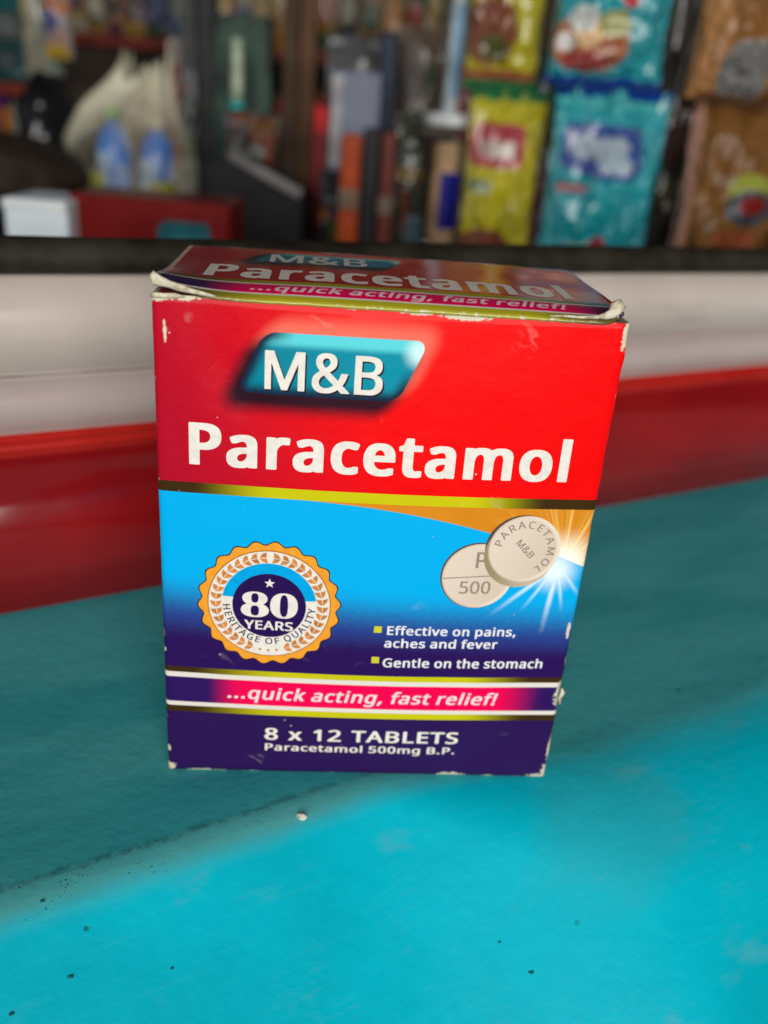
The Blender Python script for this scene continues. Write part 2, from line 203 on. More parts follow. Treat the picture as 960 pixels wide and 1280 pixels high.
"e":[390,[[182,-6,168,-5,146,-1,129,3,111,10,89,22,76,31,60,46,53,54,44,68,32,91,27,103,21,126,16,154,16,168,15,176,15,200,16,209,16,223,19,245,24,266,36,297,45,315,55,329,62,338,80,355,99,368,115,375,130,380,154,386,168,387,212,387,233,384,254,380,262,377,283,367,295,359,308,348,318,337,326,325,334,312,341,298,346,282,351,262,354,238,354,178,353,174,351,171,339,169,124,169,118,168,117,165,120,147,124,131,131,113,139,102,152,87,165,78,177,72,193,68,205,66,214,66,239,69,260,74,277,79,302,89,310,91,329,91,336,89,339,85,340,80,340,26,338,22,335,18,304,6,268,-2,248,-5,236,-5,227,-7],[123,238,121,239,121,244,126,263,132,276,142,290,154,302,162,308,173,313,186,316,198,315,211,311,221,305,232,294,239,284,244,275,251,252,252,241,251,238,246,237]]],
"f":[247,[[61,1,53,4,51,7,50,11,50,310,48,312,45,313,4,313,-4,315,-8,317,-10,319,-10,324,-10,353,-10,357,-8,360,-5,362,45,378,49,381,52,428,55,446,61,465,69,484,77,495,85,505,96,513,110,520,124,526,139,530,158,533,212,533,233,530,264,522,268,519,271,516,272,503,260,465,258,460,255,457,245,454,227,454,195,462,186,462,180,461,173,457,162,447,157,439,153,428,150,412,149,397,149,383,151,381,155,381,223,380,233,378,235,376,237,371,237,325,236,319,234,317,232,315,224,313,154,313,151,312,149,310,149,14,148,7,146,4,143,2,135,0]]],
"g":[424,[[148,-159,123,-157,93,-151,64,-143,46,-135,43,-131,43,-127,43,-72,44,-66,48,-64,55,-62,74,-62,82,-64,101,-72,123,-79,149,-85,179,-88,198,-88,211,-85,223,-81,234,-73,248,-59,256,-48,261,-36,266,-20,268,-7,267,8,265,11,264,11,248,4,235,-1,221,-4,198,-7,161,-7,139,-4,114,3,93,12,80,21,68,30,57,43,44,61,31,88,22,116,19,130,16,154,16,169,15,178,15,200,18,238,24,269,33,296,42,314,49,325,62,343,73,354,85,363,98,371,108,376,124,381,145,386,158,387,202,387,223,384,242,379,254,375,274,365,277,367,279,373,282,377,292,380,351,380,361,378,364,376,365,374,366,369,366,-7,363,-40,358,-61,352,-78,341,-100,335,-109,325,-120,307,-134,285,-145,267,-151,252,-155,221,-160],[183,65,176,67,167,70,155,78,143,89,132,106,124,127,118,155,116,172,116,207,119,231,126,256,131,270,140,286,146,293,154,300,167,309,182,314,195,315,211,311,221,307,230,301,244,289,252,276,260,258,266,230,268,216,268,200,269,193,269,175,266,141,261,120,255,103,245,89,238,82,230,76,217,70,208,67,198,65]]],
"h":[426,[[46,1,38,4,36,7,35,11,35,522,37,526,39,528,49,531,121,530,130,528,132,526,134,522,134,376,135,370,136,369,139,370,165,380,195,386,214,387,230,387,239,386,255,386,273,383,288,380,307,373,324,363,338,352,347,341,356,326,361,312,366,297,369,280,371,261,370,9,369,5,367,3,355,0,286,0,277,2,274,4,273,7,272,14,272,249,270,262,269,270,264,284,258,293,251,301,243,307,235,311,224,314,214,315,202,314,190,312,179,307,168,300,159,291,149,277,144,266,140,254,136,231,134,216,134,12,132,5,129,2,120,0]]],
"i":[191,[[46,1,38,4,36,7,35,11,36,373,37,376,39,378,49,380,121,380,129,378,131,377,133,374,134,370,133,8,132,5,130,3,120,0],[65,419,54,422,43,428,36,437,33,444,31,453,31,482,33,489,38,498,42,504,50,509,57,512,70,515,98,515,111,512,117,510,124,505,130,499,135,492,138,482,138,454,136,446,133,438,130,434,123,427,108,420,99,418]]],
"k":[371,[[46,1,38,4,36,7,35,11,35,522,37,526,39,528,49,531,120,530,127,529,130,527,132,524,132,520,132,266,133,261,134,259,136,259,138,261,238,369,246,377,251,379,260,380,336,380,346,378,349,376,351,374,351,369,351,363,345,355,229,229,219,218,218,216,219,213,227,202,355,28,361,18,362,9,360,5,358,3,348,0,267,0,255,3,249,9,151,144,149,146,146,147,143,145,135,138,132,133,132,12,131,5,127,2,118,0]]],
"l":[191,[[46,1,38,4,36,7,35,11,35,522,37,526,39,528,49,531,121,530,129,529,131,527,133,524,134,520,134,9,132,5,130,3,120,0]]],
"m":[632,[[46,1,38,4,36,7,35,11,35,369,36,374,39,378,51,380,110,380,119,377,122,373,124,367,127,365,148,376,162,381,177,384,196,387,239,387,262,384,288,377,307,368,317,361,324,354,327,353,333,356,345,365,357,371,371,377,385,381,404,386,417,387,461,387,485,384,498,381,512,376,524,370,539,360,545,355,551,348,557,339,563,328,570,310,573,294,576,270,576,12,576,7,573,3,561,0,495,0,485,2,482,4,480,7,479,14,479,239,478,259,471,283,463,297,454,306,446,311,436,314,429,315,418,314,402,310,395,306,384,298,375,289,369,279,363,265,359,251,356,232,354,214,354,12,353,5,348,2,338,0,273,0,264,2,260,4,258,7,257,12,257,241,254,266,251,279,247,289,241,297,233,305,226,310,217,313,211,314,201,315,190,313,179,309,162,297,152,284,146,273,142,262,139,251,134,217,134,14,133,7,132,4,129,2,120,0]]],
"n":[426,[[46,1,38,4,36,7,35,11,35,367,36,373,37,376,40,378,49,380,110,380,117,378,120,377,122,373,124,366,127,364,155,377,182,384,204,387,246,387,262,386,290,380,311,372,323,365,330,359,342,348,351,335,358,321,364,305,369,280,371,258,371,12,369,5,365,2,357,0,289,0,277,2,274,4,273,7,272,14,272,249,269,269,262,287,254,299,250,303,240,309,227,314,223,314,208,315,193,313,180,308,168,300,160,292,153,284,147,272,139,246,134,216,134,14,133,7,132,4,129,2,120,0]]],
"o":[417,[[174,-6,154,-4,135,1,117,7,99,15,83,26,71,36,61,47,50,61,39,78,30,99,24,116,19,136,16,157,16,171,15,181,15,203,18,239,24,269,31,290,39,305,47,319,58,333,68,345,82,356,96,365,114,374,126,378,145,383,160,386,176,387,220,387,235,386,257,381,274,376,288,370,305,360,320,349,332,338,340,328,353,308,361,293,370,270,373,256,378,232,379,214,379,169,376,140,368,105,360,85,353,72,344,57,334,44,320,31,310,23,299,17,277,6,260,1,242,-3,214,-7],[195,65,185,67,176,70,160,78,143,94,134,106,126,124,119,151,116,174,116,207,119,231,124,251,132,272,142,287,157,302,168,309,188,314,204,315,218,311,235,303,246,293,261,275,268,259,273,241,278,214,279,188,278,179,278,167,272,136,264,113,257,101,244,85,229,74,214,68]]],
"p":[424,[[46,-159,38,-156,36,-153,35,-149,35,367,36,374,38,376,40,378,49,380,110,380,117,379,121,377,123,374,124,367,127,365,152,377,179,384,198,387,239,388,255,386,268,383,286,378,298,374,312,366,324,358,336,348,349,332,356,322,367,301,374,283,379,265,382,246,385,217,385,165,384,158,384,147,378,115,372,95,366,81,354,57,345,44,335,33,327,26,314,16,298,8,285,2,254,-5,236,-7,204,-7,188,-5,174,-2,155,3,139,10,136,10,135,9,134,4,134,-148,133,-153,132,-156,129,-158,120,-160],[208,65,189,69,174,77,162,87,155,95,149,105,141,126,136,154,134,171,134,217,137,241,143,263,148,277,159,293,165,298,173,304,183,310,201,314,215,315,229,311,242,304,249,298,257,290,266,277,274,261,279,241,284,214,285,189,282,157,279,141,272,119,266,105,258,94,251,85,238,74,223,67]]],
"q":[424,[[279,-159,270,-156,268,-153,268,-151,268,5,267,11,265,11,262,11,254,6,238,0,212,-5,196,-7,162,-7,148,-5,115,2,102,8,89,15,79,21,62,36,51,50,43,61,33,81,26,102,19,129,16,152,16,169,15,178,15,202,16,211,16,227,19,251,23,266,28,286,41,314,52,332,62,344,76,356,92,367,111,377,126,381,145,386,158,387,204,387,224,384,245,379,258,373,271,365,274,364,277,366,279,373,282,377,286,379,293,380,352,380,362,378,365,376,366,373,366,-152,365,-155,362,-157,352,-160],[188,65,179,67,168,70,152,80,146,86,140,94,130,112,124,129,118,157,116,172,116,204,118,221,124,249,130,268,137,282,150,298,160,306,173,313,183,315,189,316,210,313,223,307,238,296,250,280,258,259,263,242,266,224,268,206,268,168,266,150,260,120,253,102,245,91,235,80,221,72,204,67,192,65]]],
"r":[292,[[46,1,38,4,36,7,35,11,35,367,36,373,37,376,40,378,49,380,112,380,118,378,122,376,123,373,124,362,126,359,127,358,148,372,160,377,170,381,189,386,201,387,240,387,265,384,274,382,277,380,279,376,279,363,273,315,271,312,267,309,258,308,239,308,224,310,210,310,199,308,192,304,180,297,165,284,154,271,149,263,143,249,136,227,134,213,134,12,132,5,129,2,120,0]]],
"s":[335,[[117,-6,88,-4,54,4,32,11,16,19,14,22,13,28,13,81,15,87,18,89,26,91,45,91,54,89,88,75,111,68,142,63,161,65,170,67,182,71,189,75,196,81,201,88,204,94,206,102,205,110,203,117,197,126,190,132,179,140,148,156,99,175,76,187,55,198,42,208,36,214,25,228,20,237,17,246,14,261,13,300,17,315,21,326,35,347,43,355,55,363,71,372,83,376,107,383,124,386,143,388,190,387,208,386,227,383,251,377,285,365,292,362,294,359,295,355,295,346,278,304,276,300,273,298,262,295,245,295,235,298,208,308,189,313,171,316,149,316,132,311,123,306,114,297,110,290,109,284,111,276,114,270,124,260,130,256,157,242,218,217,242,205,255,198,269,189,283,175,290,165,297,151,303,129,303,91,299,74,293,57,283,42,273,30,258,19,236,8,212,0,183,-5,162,-7]]],
"t":[258,[[142,-6,132,-5,111,-1,98,4,86,9,76,16,65,26,56,37,50,50,43,70,40,92,39,310,38,312,35,313,5,313,-4,315,-8,317,-10,322,-10,353,-9,359,-4,363,35,381,40,385,62,456,64,458,67,461,76,463,124,463,133,461,137,458,138,453,138,385,139,383,140,381,145,381,224,380,235,378,237,376,238,371,238,322,237,318,235,316,224,313,145,313,141,312,139,311,138,305,138,112,141,95,146,85,153,75,161,70,167,67,173,65,180,65,214,72,229,72,236,70,239,68,240,65,241,61,241,12,238,7,230,3,204,-4,179,-7]]],
"u":[426,[[155,-6,133,-4,111,2,98,6,85,13,76,18,62,30,54,41,43,60,39,70,34,89,31,115,31,369,32,376,36,378,45,380,112,380,124,378,127,376,129,374,129,367,129,144,133,116,136,103,140,94,146,85,154,77,161,72,167,70,176,67,189,65,202,67,214,70,227,76,237,82,243,89,252,101,257,110,263,129,267,152,269,171,269,369,271,376,274,378,285,380,352,380,363,378,365,376,367,374,368,369,368,14,367,8,366,5,362,2,354,0,292,0,285,2,282,4,280,7,277,15,274,16,258,8,248,4,220,-4,195,-7]]],
"v":[354,[[123,1,115,3,112,5,104,25,-16,350,-20,364,-20,371,-19,376,-14,379,-2,381,68,380,77,378,81,376,85,367,162,145,164,142,165,142,167,143,170,149,246,367,250,376,254,378,264,380,336,380,348,378,350,376,351,371,351,364,350,359,219,7,214,2,205,0]]],
"x":[368,[[2,1,-5,3,-8,7,-9,15,-7,21,110,189,112,195,110,200,-1,360,-3,364,-3,369,-3,373,-1,376,4,379,14,380,89,380,101,378,107,370,169,277,171,275,173,275,176,277,238,371,243,377,248,379,257,380,327,381,335,380,343,377,345,374,346,370,345,363,344,359,238,206,233,197,232,195,234,190,247,171,349,23,353,15,353,8,351,4,346,2,336,0,262,0,254,2,249,4,246,7,176,112,173,114,170,113,167,109,104,16,95,4,90,2,82,0]]]},"M":{"M":[672,[[61,1,57,4,56,10,56,490,56,494,58,497,61,499,65,499,170,499,176,499,180,496,183,490,323,141,326,137,328,138,330,142,475,496,479,499,485,499,589,499,593,499,596,497,598,494,599,489,599,10,598,6,596,3,593,1,589,1,515,1,510,2,506,6,506,331,505,339,504,341,501,338,492,316,367,8,365,4,362,2,354,1,290,1,285,3,282,6,151,333,146,341,145,339,144,331,144,6,140,2,135,1,67,1]]],
"&":[546,[[176,-6,160,-5,142,-2,127,1,110,7,93,14,76,24,66,31,54,44,42,60,36,71,32,78,27,95,24,120,24,150,25,162,29,177,34,192,42,207,55,224,70,239,79,246,102,262,123,275,126,277,126,279,124,283,105,306,92,325,85,336,80,348,74,366,72,379,72,412,78,436,88,456,99,469,112,480,123,487,139,495,155,500,168,503,192,506,246,506,260,505,280,500,292,496,311,487,325,477,331,472,343,457,351,442,355,429,359,407,359,383,357,369,353,356,344,336,337,326,320,308,298,290,267,270,265,268,265,265,280,250,333,203,373,166,377,164,379,165,382,168,394,191,401,208,410,232,415,251,418,255,426,257,496,257,502,257,507,255,509,251,508,241,497,204,485,174,476,155,467,140,455,122,444,108,443,104,444,101,454,91,462,85,539,14,541,11,541,7,539,3,533,1,432,1,425,4,380,45,376,46,342,25,318,14,290,4,271,-1,243,-5,232,-5,221,-6],[192,62,177,65,162,71,149,78,138,88,131,97,125,110,121,121,119,134,119,141,123,160,128,171,136,184,143,193,152,201,173,217,183,223,188,221,207,204,251,163,310,110,314,105,316,103,312,98,295,87,264,72,239,65,220,62],[204,322,189,337,174,359,170,368,165,380,163,392,164,397,166,409,171,420,175,425,183,432,192,437,207,442,217,443,224,442,235,439,240,437,249,431,255,425,260,417,264,407,266,399,266,389,264,380,261,370,257,363,249,353,237,340,221,329,210,321,207,321]]],
"B":[486,[[61,1,57,4,56,10,56,489,57,496,61,499,67,499,251,499,261,498,274,498,308,493,340,486,360,479,383,467,393,460,405,448,414,435,421,420,424,406,426,395,428,370,426,350,423,335,417,319,414,313,404,299,392,287,383,281,373,274,357,266,355,264,357,262,373,256,392,247,407,237,419,225,426,217,433,205,437,197,441,185,444,167,444,125,441,107,437,93,430,78,424,68,414,55,401,42,379,27,364,20,352,15,336,10,317,5,298,2,277,1,68,1],[154,66,151,69,150,74,150,222,151,226,152,228,157,229,221,229,232,227,252,227,274,224,288,221,304,215,317,208,327,200,336,187,343,169,345,157,345,142,341,122,336,111,329,100,320,89,308,81,295,75,279,71,260,68,239,66],[154,293,151,295,150,301,150,426,151,430,152,432,158,432,236,432,262,429,283,425,295,421,308,413,317,405,324,395,329,380,331,369,331,359,327,343,322,329,311,315,304,309,295,304,285,300,265,296,252,294,240,294,230,293]]]},"R":{"&":[528,[[170,-6,154,-4,135,-1,115,4,96,11,82,19,71,26,52,45,43,56,34,73,30,85,27,96,24,123,24,145,25,161,29,176,34,191,42,206,53,222,63,234,77,246,96,259,121,276,124,278,123,282,101,309,85,334,78,349,74,364,71,384,71,405,72,420,74,428,79,441,87,457,96,469,106,478,114,484,133,494,149,500,170,504,185,506,240,506,254,504,271,500,293,492,310,482,325,467,333,455,339,444,345,425,347,410,347,381,345,369,339,349,332,335,323,324,310,309,286,289,258,270,256,268,257,265,285,236,293,230,326,198,335,191,362,164,365,162,368,163,370,165,383,188,390,205,398,229,404,251,407,255,412,256,485,256,492,255,494,252,494,249,492,239,477,193,467,168,452,139,439,119,430,108,428,103,432,98,441,90,520,15,523,11,523,6,521,2,517,1,417,1,412,5,378,38,368,45,365,46,362,45,340,30,326,21,301,10,279,3,251,-3,238,-5,226,-5,215,-6],[188,60,174,63,158,69,146,76,136,84,127,95,122,105,118,116,115,132,115,142,119,159,124,172,132,185,143,198,154,207,171,219,179,223,184,221,259,149,268,142,304,106,307,102,304,98,292,89,271,77,254,70,242,66,221,61,208,60],[198,321,187,332,177,345,167,361,162,371,159,381,157,392,158,398,160,408,164,418,168,424,177,433,188,439,197,442,207,444,215,444,226,442,235,438,243,431,248,427,255,414,258,405,260,395,259,385,257,378,251,365,240,349,229,339,214,328,202,320]]],
"0":[416,[[177,-6,155,-3,138,2,128,5,117,10,102,19,93,25,77,42,62,62,52,79,41,105,35,123,30,148,24,188,22,205,22,226,21,238,21,268,22,276,22,298,24,317,27,341,33,372,38,392,49,421,54,431,65,448,76,462,89,475,110,489,124,496,142,501,170,506,227,506,249,503,267,497,282,491,296,483,312,470,328,454,339,438,350,420,357,401,365,379,372,348,376,319,379,281,379,218,378,209,378,193,375,166,370,141,364,115,358,98,353,85,343,65,333,50,325,40,310,26,295,15,282,8,262,1,246,-3,220,-6],[190,59,173,64,164,69,157,74,146,84,140,92,133,105,127,118,119,143,112,188,110,208,110,226,109,235,109,266,110,275,110,294,112,312,118,351,123,369,128,385,137,404,148,419,155,425,162,431,180,439,195,443,201,443,212,441,226,437,242,427,255,414,262,404,269,389,278,367,286,324,290,292,291,241,290,231,290,208,286,178,284,159,279,138,275,123,269,111,262,97,250,80,242,73,232,67,223,63,208,59,199,58]]],
"5":[416,[[145,-6,114,-3,80,3,52,12,42,16,35,20,32,23,31,28,31,80,32,86,36,88,55,88,79,77,104,69,121,64,155,58,174,57,192,59,208,62,221,66,238,73,250,80,262,93,269,102,277,118,282,133,284,146,284,168,281,182,277,192,273,202,264,215,256,224,248,229,238,235,227,239,211,244,196,247,183,248,165,249,136,245,98,239,79,239,70,242,48,256,44,259,43,264,43,272,53,385,53,397,56,421,60,485,62,495,65,498,70,499,335,498,338,495,338,490,338,440,337,435,335,434,148,433,142,432,140,428,137,382,131,324,131,311,132,309,135,308,151,310,168,310,177,311,207,311,215,310,232,310,258,306,279,300,293,294,307,287,327,273,344,256,357,238,363,226,370,202,373,181,373,141,370,118,363,95,357,80,349,68,334,48,314,30,301,22,285,13,257,3,229,-3,195,-6]]],
"A":[463,[[-10,2,-12,3,-13,6,-13,10,-11,16,181,497,183,499,188,500,258,500,264,499,266,497,270,488,455,23,460,10,460,4,457,2,452,1,374,1,371,2,369,3,359,25,313,142,310,149,307,151,302,151,143,151,138,151,134,148,77,3,74,2,70,1],[165,218,164,218,163,221,165,226,211,347,220,372,223,377,224,377,227,372,277,239,283,224,284,219,282,218,277,217]]],
"B":[471,[[58,2,55,4,54,9,54,490,56,497,58,498,64,499,245,499,255,498,268,497,292,494,317,490,345,481,366,471,375,465,385,457,395,445,404,430,410,412,413,395,413,352,407,327,402,315,392,301,384,291,373,282,358,273,344,266,342,264,345,261,365,254,374,250,392,238,408,222,417,209,422,199,426,188,429,173,431,158,431,132,429,118,426,102,420,85,412,70,399,53,384,38,371,29,358,21,342,15,329,10,308,6,290,3,270,1],[148,64,145,66,144,72,144,224,145,228,146,229,151,230,214,230,223,229,243,228,257,227,273,224,293,217,307,209,319,199,326,189,333,173,336,158,337,143,333,126,328,111,317,95,308,86,296,78,283,73,270,69,251,66,230,64],[148,292,145,294,144,299,144,428,145,432,146,434,152,435,227,435,252,431,274,426,290,420,304,411,311,402,317,391,320,381,322,371,322,358,319,342,314,331,306,318,296,309,285,303,271,298,243,293,221,291]]],
"C":[458,[[246,-6,215,-3,188,3,171,7,157,13,139,22,123,32,108,43,89,61,73,82,63,98,55,113,43,145,36,176,31,208,31,219,29,228,30,274,34,312,42,345,53,377,64,397,74,413,86,428,104,447,117,458,138,473,158,483,183,493,202,498,238,504,252,505,261,506,307,506,315,505,329,505,360,500,392,493,410,487,428,480,432,477,433,474,434,468,433,464,413,424,408,416,402,415,383,415,361,423,332,433,311,437,289,440,277,440,264,439,242,434,226,429,205,419,192,411,181,402,171,392,156,374,146,357,137,337,131,318,125,289,122,255,124,224,128,193,136,165,146,141,159,119,177,99,198,83,214,75,230,68,240,66,261,61,276,60,292,60,320,63,358,70,390,78,410,78,412,77,414,75,415,20,414,16,410,13,398,9,370,2,342,-3,327,-5,310,-5,301,-6]]],
"E":[405,[[58,2,55,4,54,9,54,490,56,497,58,498,64,499,351,499,358,498,360,495,360,492,360,441,360,436,357,434,151,433,147,432,145,431,144,425,144,301,144,296,146,294,152,293,345,292,347,291,348,286,349,238,347,231,345,229,342,229,152,229,146,228,145,226,144,222,144,75,145,69,147,68,151,67,357,66,359,65,360,60,360,9,359,3,357,2,352,1]]],
"F":[379,[[58,2,55,4,54,9,54,490,56,497,58,498,64,499,351,499,358,498,360,495,360,492,360,441,360,436,357,434,151,433,147,432,145,431,144,425,144,281,145,275,147,274,151,273,343,272,346,271,347,266,347,212,345,208,340,207,152,207,146,206,145,205,144,201,144,5,142,2,138,1]]],
"G":[525,[[255,-6,224,-3,199,2,167,12,146,21,126,33,112,43,99,55,80,76,64,100,52,123,42,152,37,171,33,195,29,228,29,271,33,302,39,332,51,367,64,394,77,412,90,429,107,445,130,463,148,473,168,483,193,493,217,499,255,505,270,505,279,506,327,506,364,503,398,497,423,491,457,480,461,478,464,475,465,471,464,467,442,418,438,414,433,413,414,413,396,420,371,428,342,435,320,439,307,440,292,440,277,439,252,434,238,430,211,418,196,410,182,399,168,386,157,371,148,358,140,342,132,319,127,301,124,282,122,262,122,232,125,206,133,173,140,153,151,132,158,122,173,104,185,94,204,82,220,74,239,67,257,63,280,60,321,60,346,63,377,69,380,70,382,75,382,195,382,201,380,202,376,203,280,203,274,204,273,206,272,212,272,264,273,266,274,269,280,270,462,270,468,269,470,266,471,28,470,23,469,20,465,18,455,15,426,7,395,1,362,-3,342,-5,323,-5,314,-6]]],
"H":[534,[[58,2,55,4,54,9,54,490,56,497,58,498,61,499,136,499,141,498,144,495,144,299,145,295,146,294,152,293,365,293,371,294,373,295,374,299,374,490,374,496,377,498,382,499,455,499,461,498,463,495,463,490,463,10,462,3,460,2,457,1,382,1,377,2,374,5,374,222,373,226,371,228,365,229,152,229,146,228,145,226,144,222,144,5,142,2,138,1]]],
"I":[253,[[18,2,16,3,15,8,15,42,16,46,21,49,70,60,73,62,73,65,74,431,73,437,70,440,21,451,16,454,15,460,15,495,18,498,23,499,218,498,221,497,222,492,222,458,221,454,215,451,168,440,165,438,163,435,163,68,164,62,167,60,215,49,221,46,222,40,222,5,219,2,214,1]]],
"L":[382,[[58,2,55,4,54,9,55,494,57,498,61,499,139,499,143,497,144,491,144,75,145,69,147,68,151,67,360,66,362,65,363,60,363,6,361,2,355,1]]],
"M":[651,[[58,2,55,5,54,10,54,491,55,495,57,498,62,499,167,499,171,498,174,496,309,148,314,136,317,134,318,135,321,139,461,495,464,498,470,499,573,499,577,498,580,497,581,490,581,10,580,5,579,2,573,1,498,1,493,2,492,5,491,332,492,342,491,348,490,348,489,347,486,341,354,5,352,2,348,1,285,1,279,2,276,3,271,13,146,337,142,347,140,348,139,347,139,344,140,334,139,5,138,2,133,1]]],
"O":[562,[[246,-6,217,-3,188,3,174,7,158,13,139,22,121,33,103,48,91,59,83,69,68,89,56,112,45,141,37,168,33,195,29,228,29,274,31,282,31,294,36,325,42,351,51,377,62,401,71,415,86,435,107,457,118,465,136,477,161,489,182,496,198,500,223,504,240,506,307,506,335,503,355,499,376,493,399,483,421,470,438,457,460,436,468,425,484,401,495,378,503,355,508,338,514,305,518,271,518,232,516,222,516,211,513,186,508,163,504,148,496,126,483,98,469,76,454,58,441,46,425,33,410,24,386,12,365,5,346,0,318,-4,305,-5,298,-6],[258,60,238,64,218,70,202,77,192,83,177,94,169,102,161,112,152,125,142,143,137,158,130,182,127,198,124,221,123,236,122,245,124,279,127,304,130,319,140,352,146,365,153,378,168,397,180,408,188,414,204,424,217,430,235,435,251,439,264,440,288,440,312,436,324,432,338,428,348,423,367,410,374,403,384,392,394,378,404,358,409,347,413,334,420,302,423,278,424,259,425,251,424,239,423,224,422,208,417,182,407,149,401,136,392,121,386,112,376,101,361,87,348,78,338,73,326,68,307,63,288,60]]],
"P":[439,[[58,2,55,4,54,9,54,490,56,497,58,498,64,499,230,499,240,498,252,497,274,494,297,490,318,483,339,473,359,458,369,448,379,435,386,422,392,410,398,387,401,362,401,338,400,322,395,302,391,288,380,266,371,253,360,241,347,229,326,216,312,210,299,205,268,196,235,191,215,191,207,190,151,190,146,189,145,188,144,183,144,10,143,4,141,2,138,1],[148,255,145,256,144,261,144,427,145,432,147,434,151,435,204,435,230,431,249,427,262,422,273,417,285,409,295,397,300,388,305,375,309,357,309,335,305,318,302,309,297,299,286,285,274,276,261,269,248,264,229,259,208,256,196,256,189,254]]],
"Q":[562,[[377,-114,374,-113,367,-105,284,-10,280,-7,276,-6,251,-6,242,-5,230,-5,208,-2,188,3,173,7,152,16,130,27,114,38,104,47,90,60,77,76,69,88,56,112,44,143,36,176,31,208,31,219,29,228,29,274,33,307,37,332,45,361,51,377,64,404,76,422,86,436,108,457,118,465,138,478,162,490,183,496,212,503,239,506,310,506,335,503,355,499,374,493,395,485,417,473,429,464,438,457,460,435,469,424,485,399,495,378,503,355,508,338,513,315,516,291,516,279,518,271,518,231,515,198,511,179,507,158,498,131,491,113,482,96,469,76,456,60,440,45,424,33,411,25,385,12,382,9,383,6,397,-10,426,-38,432,-45,488,-101,491,-105,491,-111,489,-114,485,-115],[258,60,238,64,218,70,202,77,192,83,177,94,169,102,161,112,152,125,142,143,137,158,130,182,127,198,124,221,123,236,122,245,124,279,127,304,130,319,140,352,146,365,153,378,168,397,180,408,188,414,204,424,217,430,235,435,251,439,264,440,288,440,312,436,324,432,338,428,348,423,367,410,374,403,384,392,394,378,404,358,409,347,413,334,420,302,423,278,424,259,425,251,424,239,423,224,422,208,417,182,407,149,401,136,392,121,386,112,376,101,361,87,348,78,338,73,326,68,307,63,288,60]]],
"R":[451,[[58,2,55,4,54,9,54,490,56,497,58,498,64,499,236,499,257,497,288,493,310,487,324,482,343,473,362,459,370,451,377,442,385,431,392,415,397,399,401,369,401,342,400,327,396,311,389,291,382,279,372,265,357,250,348,244,330,233,310,222,308,219,315,206,436,15,438,9,437,3,435,2,429,1,345,1,339,3,330,16,220,199,217,201,214,201,152,201,146,201,145,199,144,195,144,10,143,4,141,2,138,1],[148,266,145,268,144,272,144,427,145,432,147,434,151,435,204,435,224,433,242,430,265,423,277,417,289,408,298,397,305,381,309,365,309,344,307,331,303,318,295,302,288,293,277,284,267,278,249,272,238,269,214,266]]],
"T":[405,[[154,2,151,4,150,9,150,430,148,432,143,433,-2,434,-5,435,-6,440,-6,491,-5,496,-2,498,2,499,386,499,393,498,395,495,396,490,396,440,395,436,393,434,388,433,246,433,242,432,240,431,240,425,240,6,238,2,233,1]]],
"U":[527,[[227,-6,199,-3,171,3,148,11,132,19,121,26,105,38,87,58,78,70,71,82,62,102,55,128,50,159,50,490,51,496,54,498,60,499,133,499,137,498,139,496,140,490,140,168,141,153,145,138,150,122,161,103,167,96,175,88,186,79,199,72,221,64,245,60,265,60,288,63,307,69,321,76,333,84,347,98,355,109,364,129,369,145,372,168,373,495,374,498,379,499,454,499,459,498,461,495,462,491,462,166,460,148,457,129,452,111,446,95,435,73,426,60,416,49,406,39,390,27,365,13,338,3,310,-3,276,-6]]],
"Y":[412,[[157,2,154,4,153,9,153,183,152,190,-11,485,-13,490,-12,496,-10,498,-5,499,76,499,79,498,82,497,86,490,195,289,198,286,201,288,211,305,311,490,315,497,318,498,323,499,401,499,406,498,408,497,409,494,409,488,407,484,260,221,243,191,243,183,243,9,242,4,240,2,236,1]]]},"F":{"0":[460,[[199,-4,179,-1,155,4,129,14,111,24,96,34,76,52,55,77,44,95,34,115,26,136,18,162,14,189,10,220,10,279,15,321,20,343,26,364,34,385,45,407,55,423,75,448,101,469,118,480,130,486,157,496,179,501,204,504,254,504,282,501,307,495,323,489,336,483,358,470,372,460,393,438,402,427,419,401,426,386,436,360,442,336,447,310,450,273,450,224,447,190,442,164,436,140,426,114,419,99,403,74,394,62,370,39,355,28,336,17,315,8,296,2,282,-1,258,-4],[226,30,217,31,210,34,203,39,196,46,189,60,183,73,176,99,171,126,166,173,166,198,165,210,165,290,166,302,166,327,171,374,176,401,183,427,193,449,202,460,209,465,214,468,230,471,248,467,255,463,260,458,272,440,280,417,286,390,293,343,293,330,294,321,294,286,296,276,296,226,294,214,294,177,293,170,291,140,285,102,276,71,269,54,262,43,257,38,249,34,243,31,232,30]]],
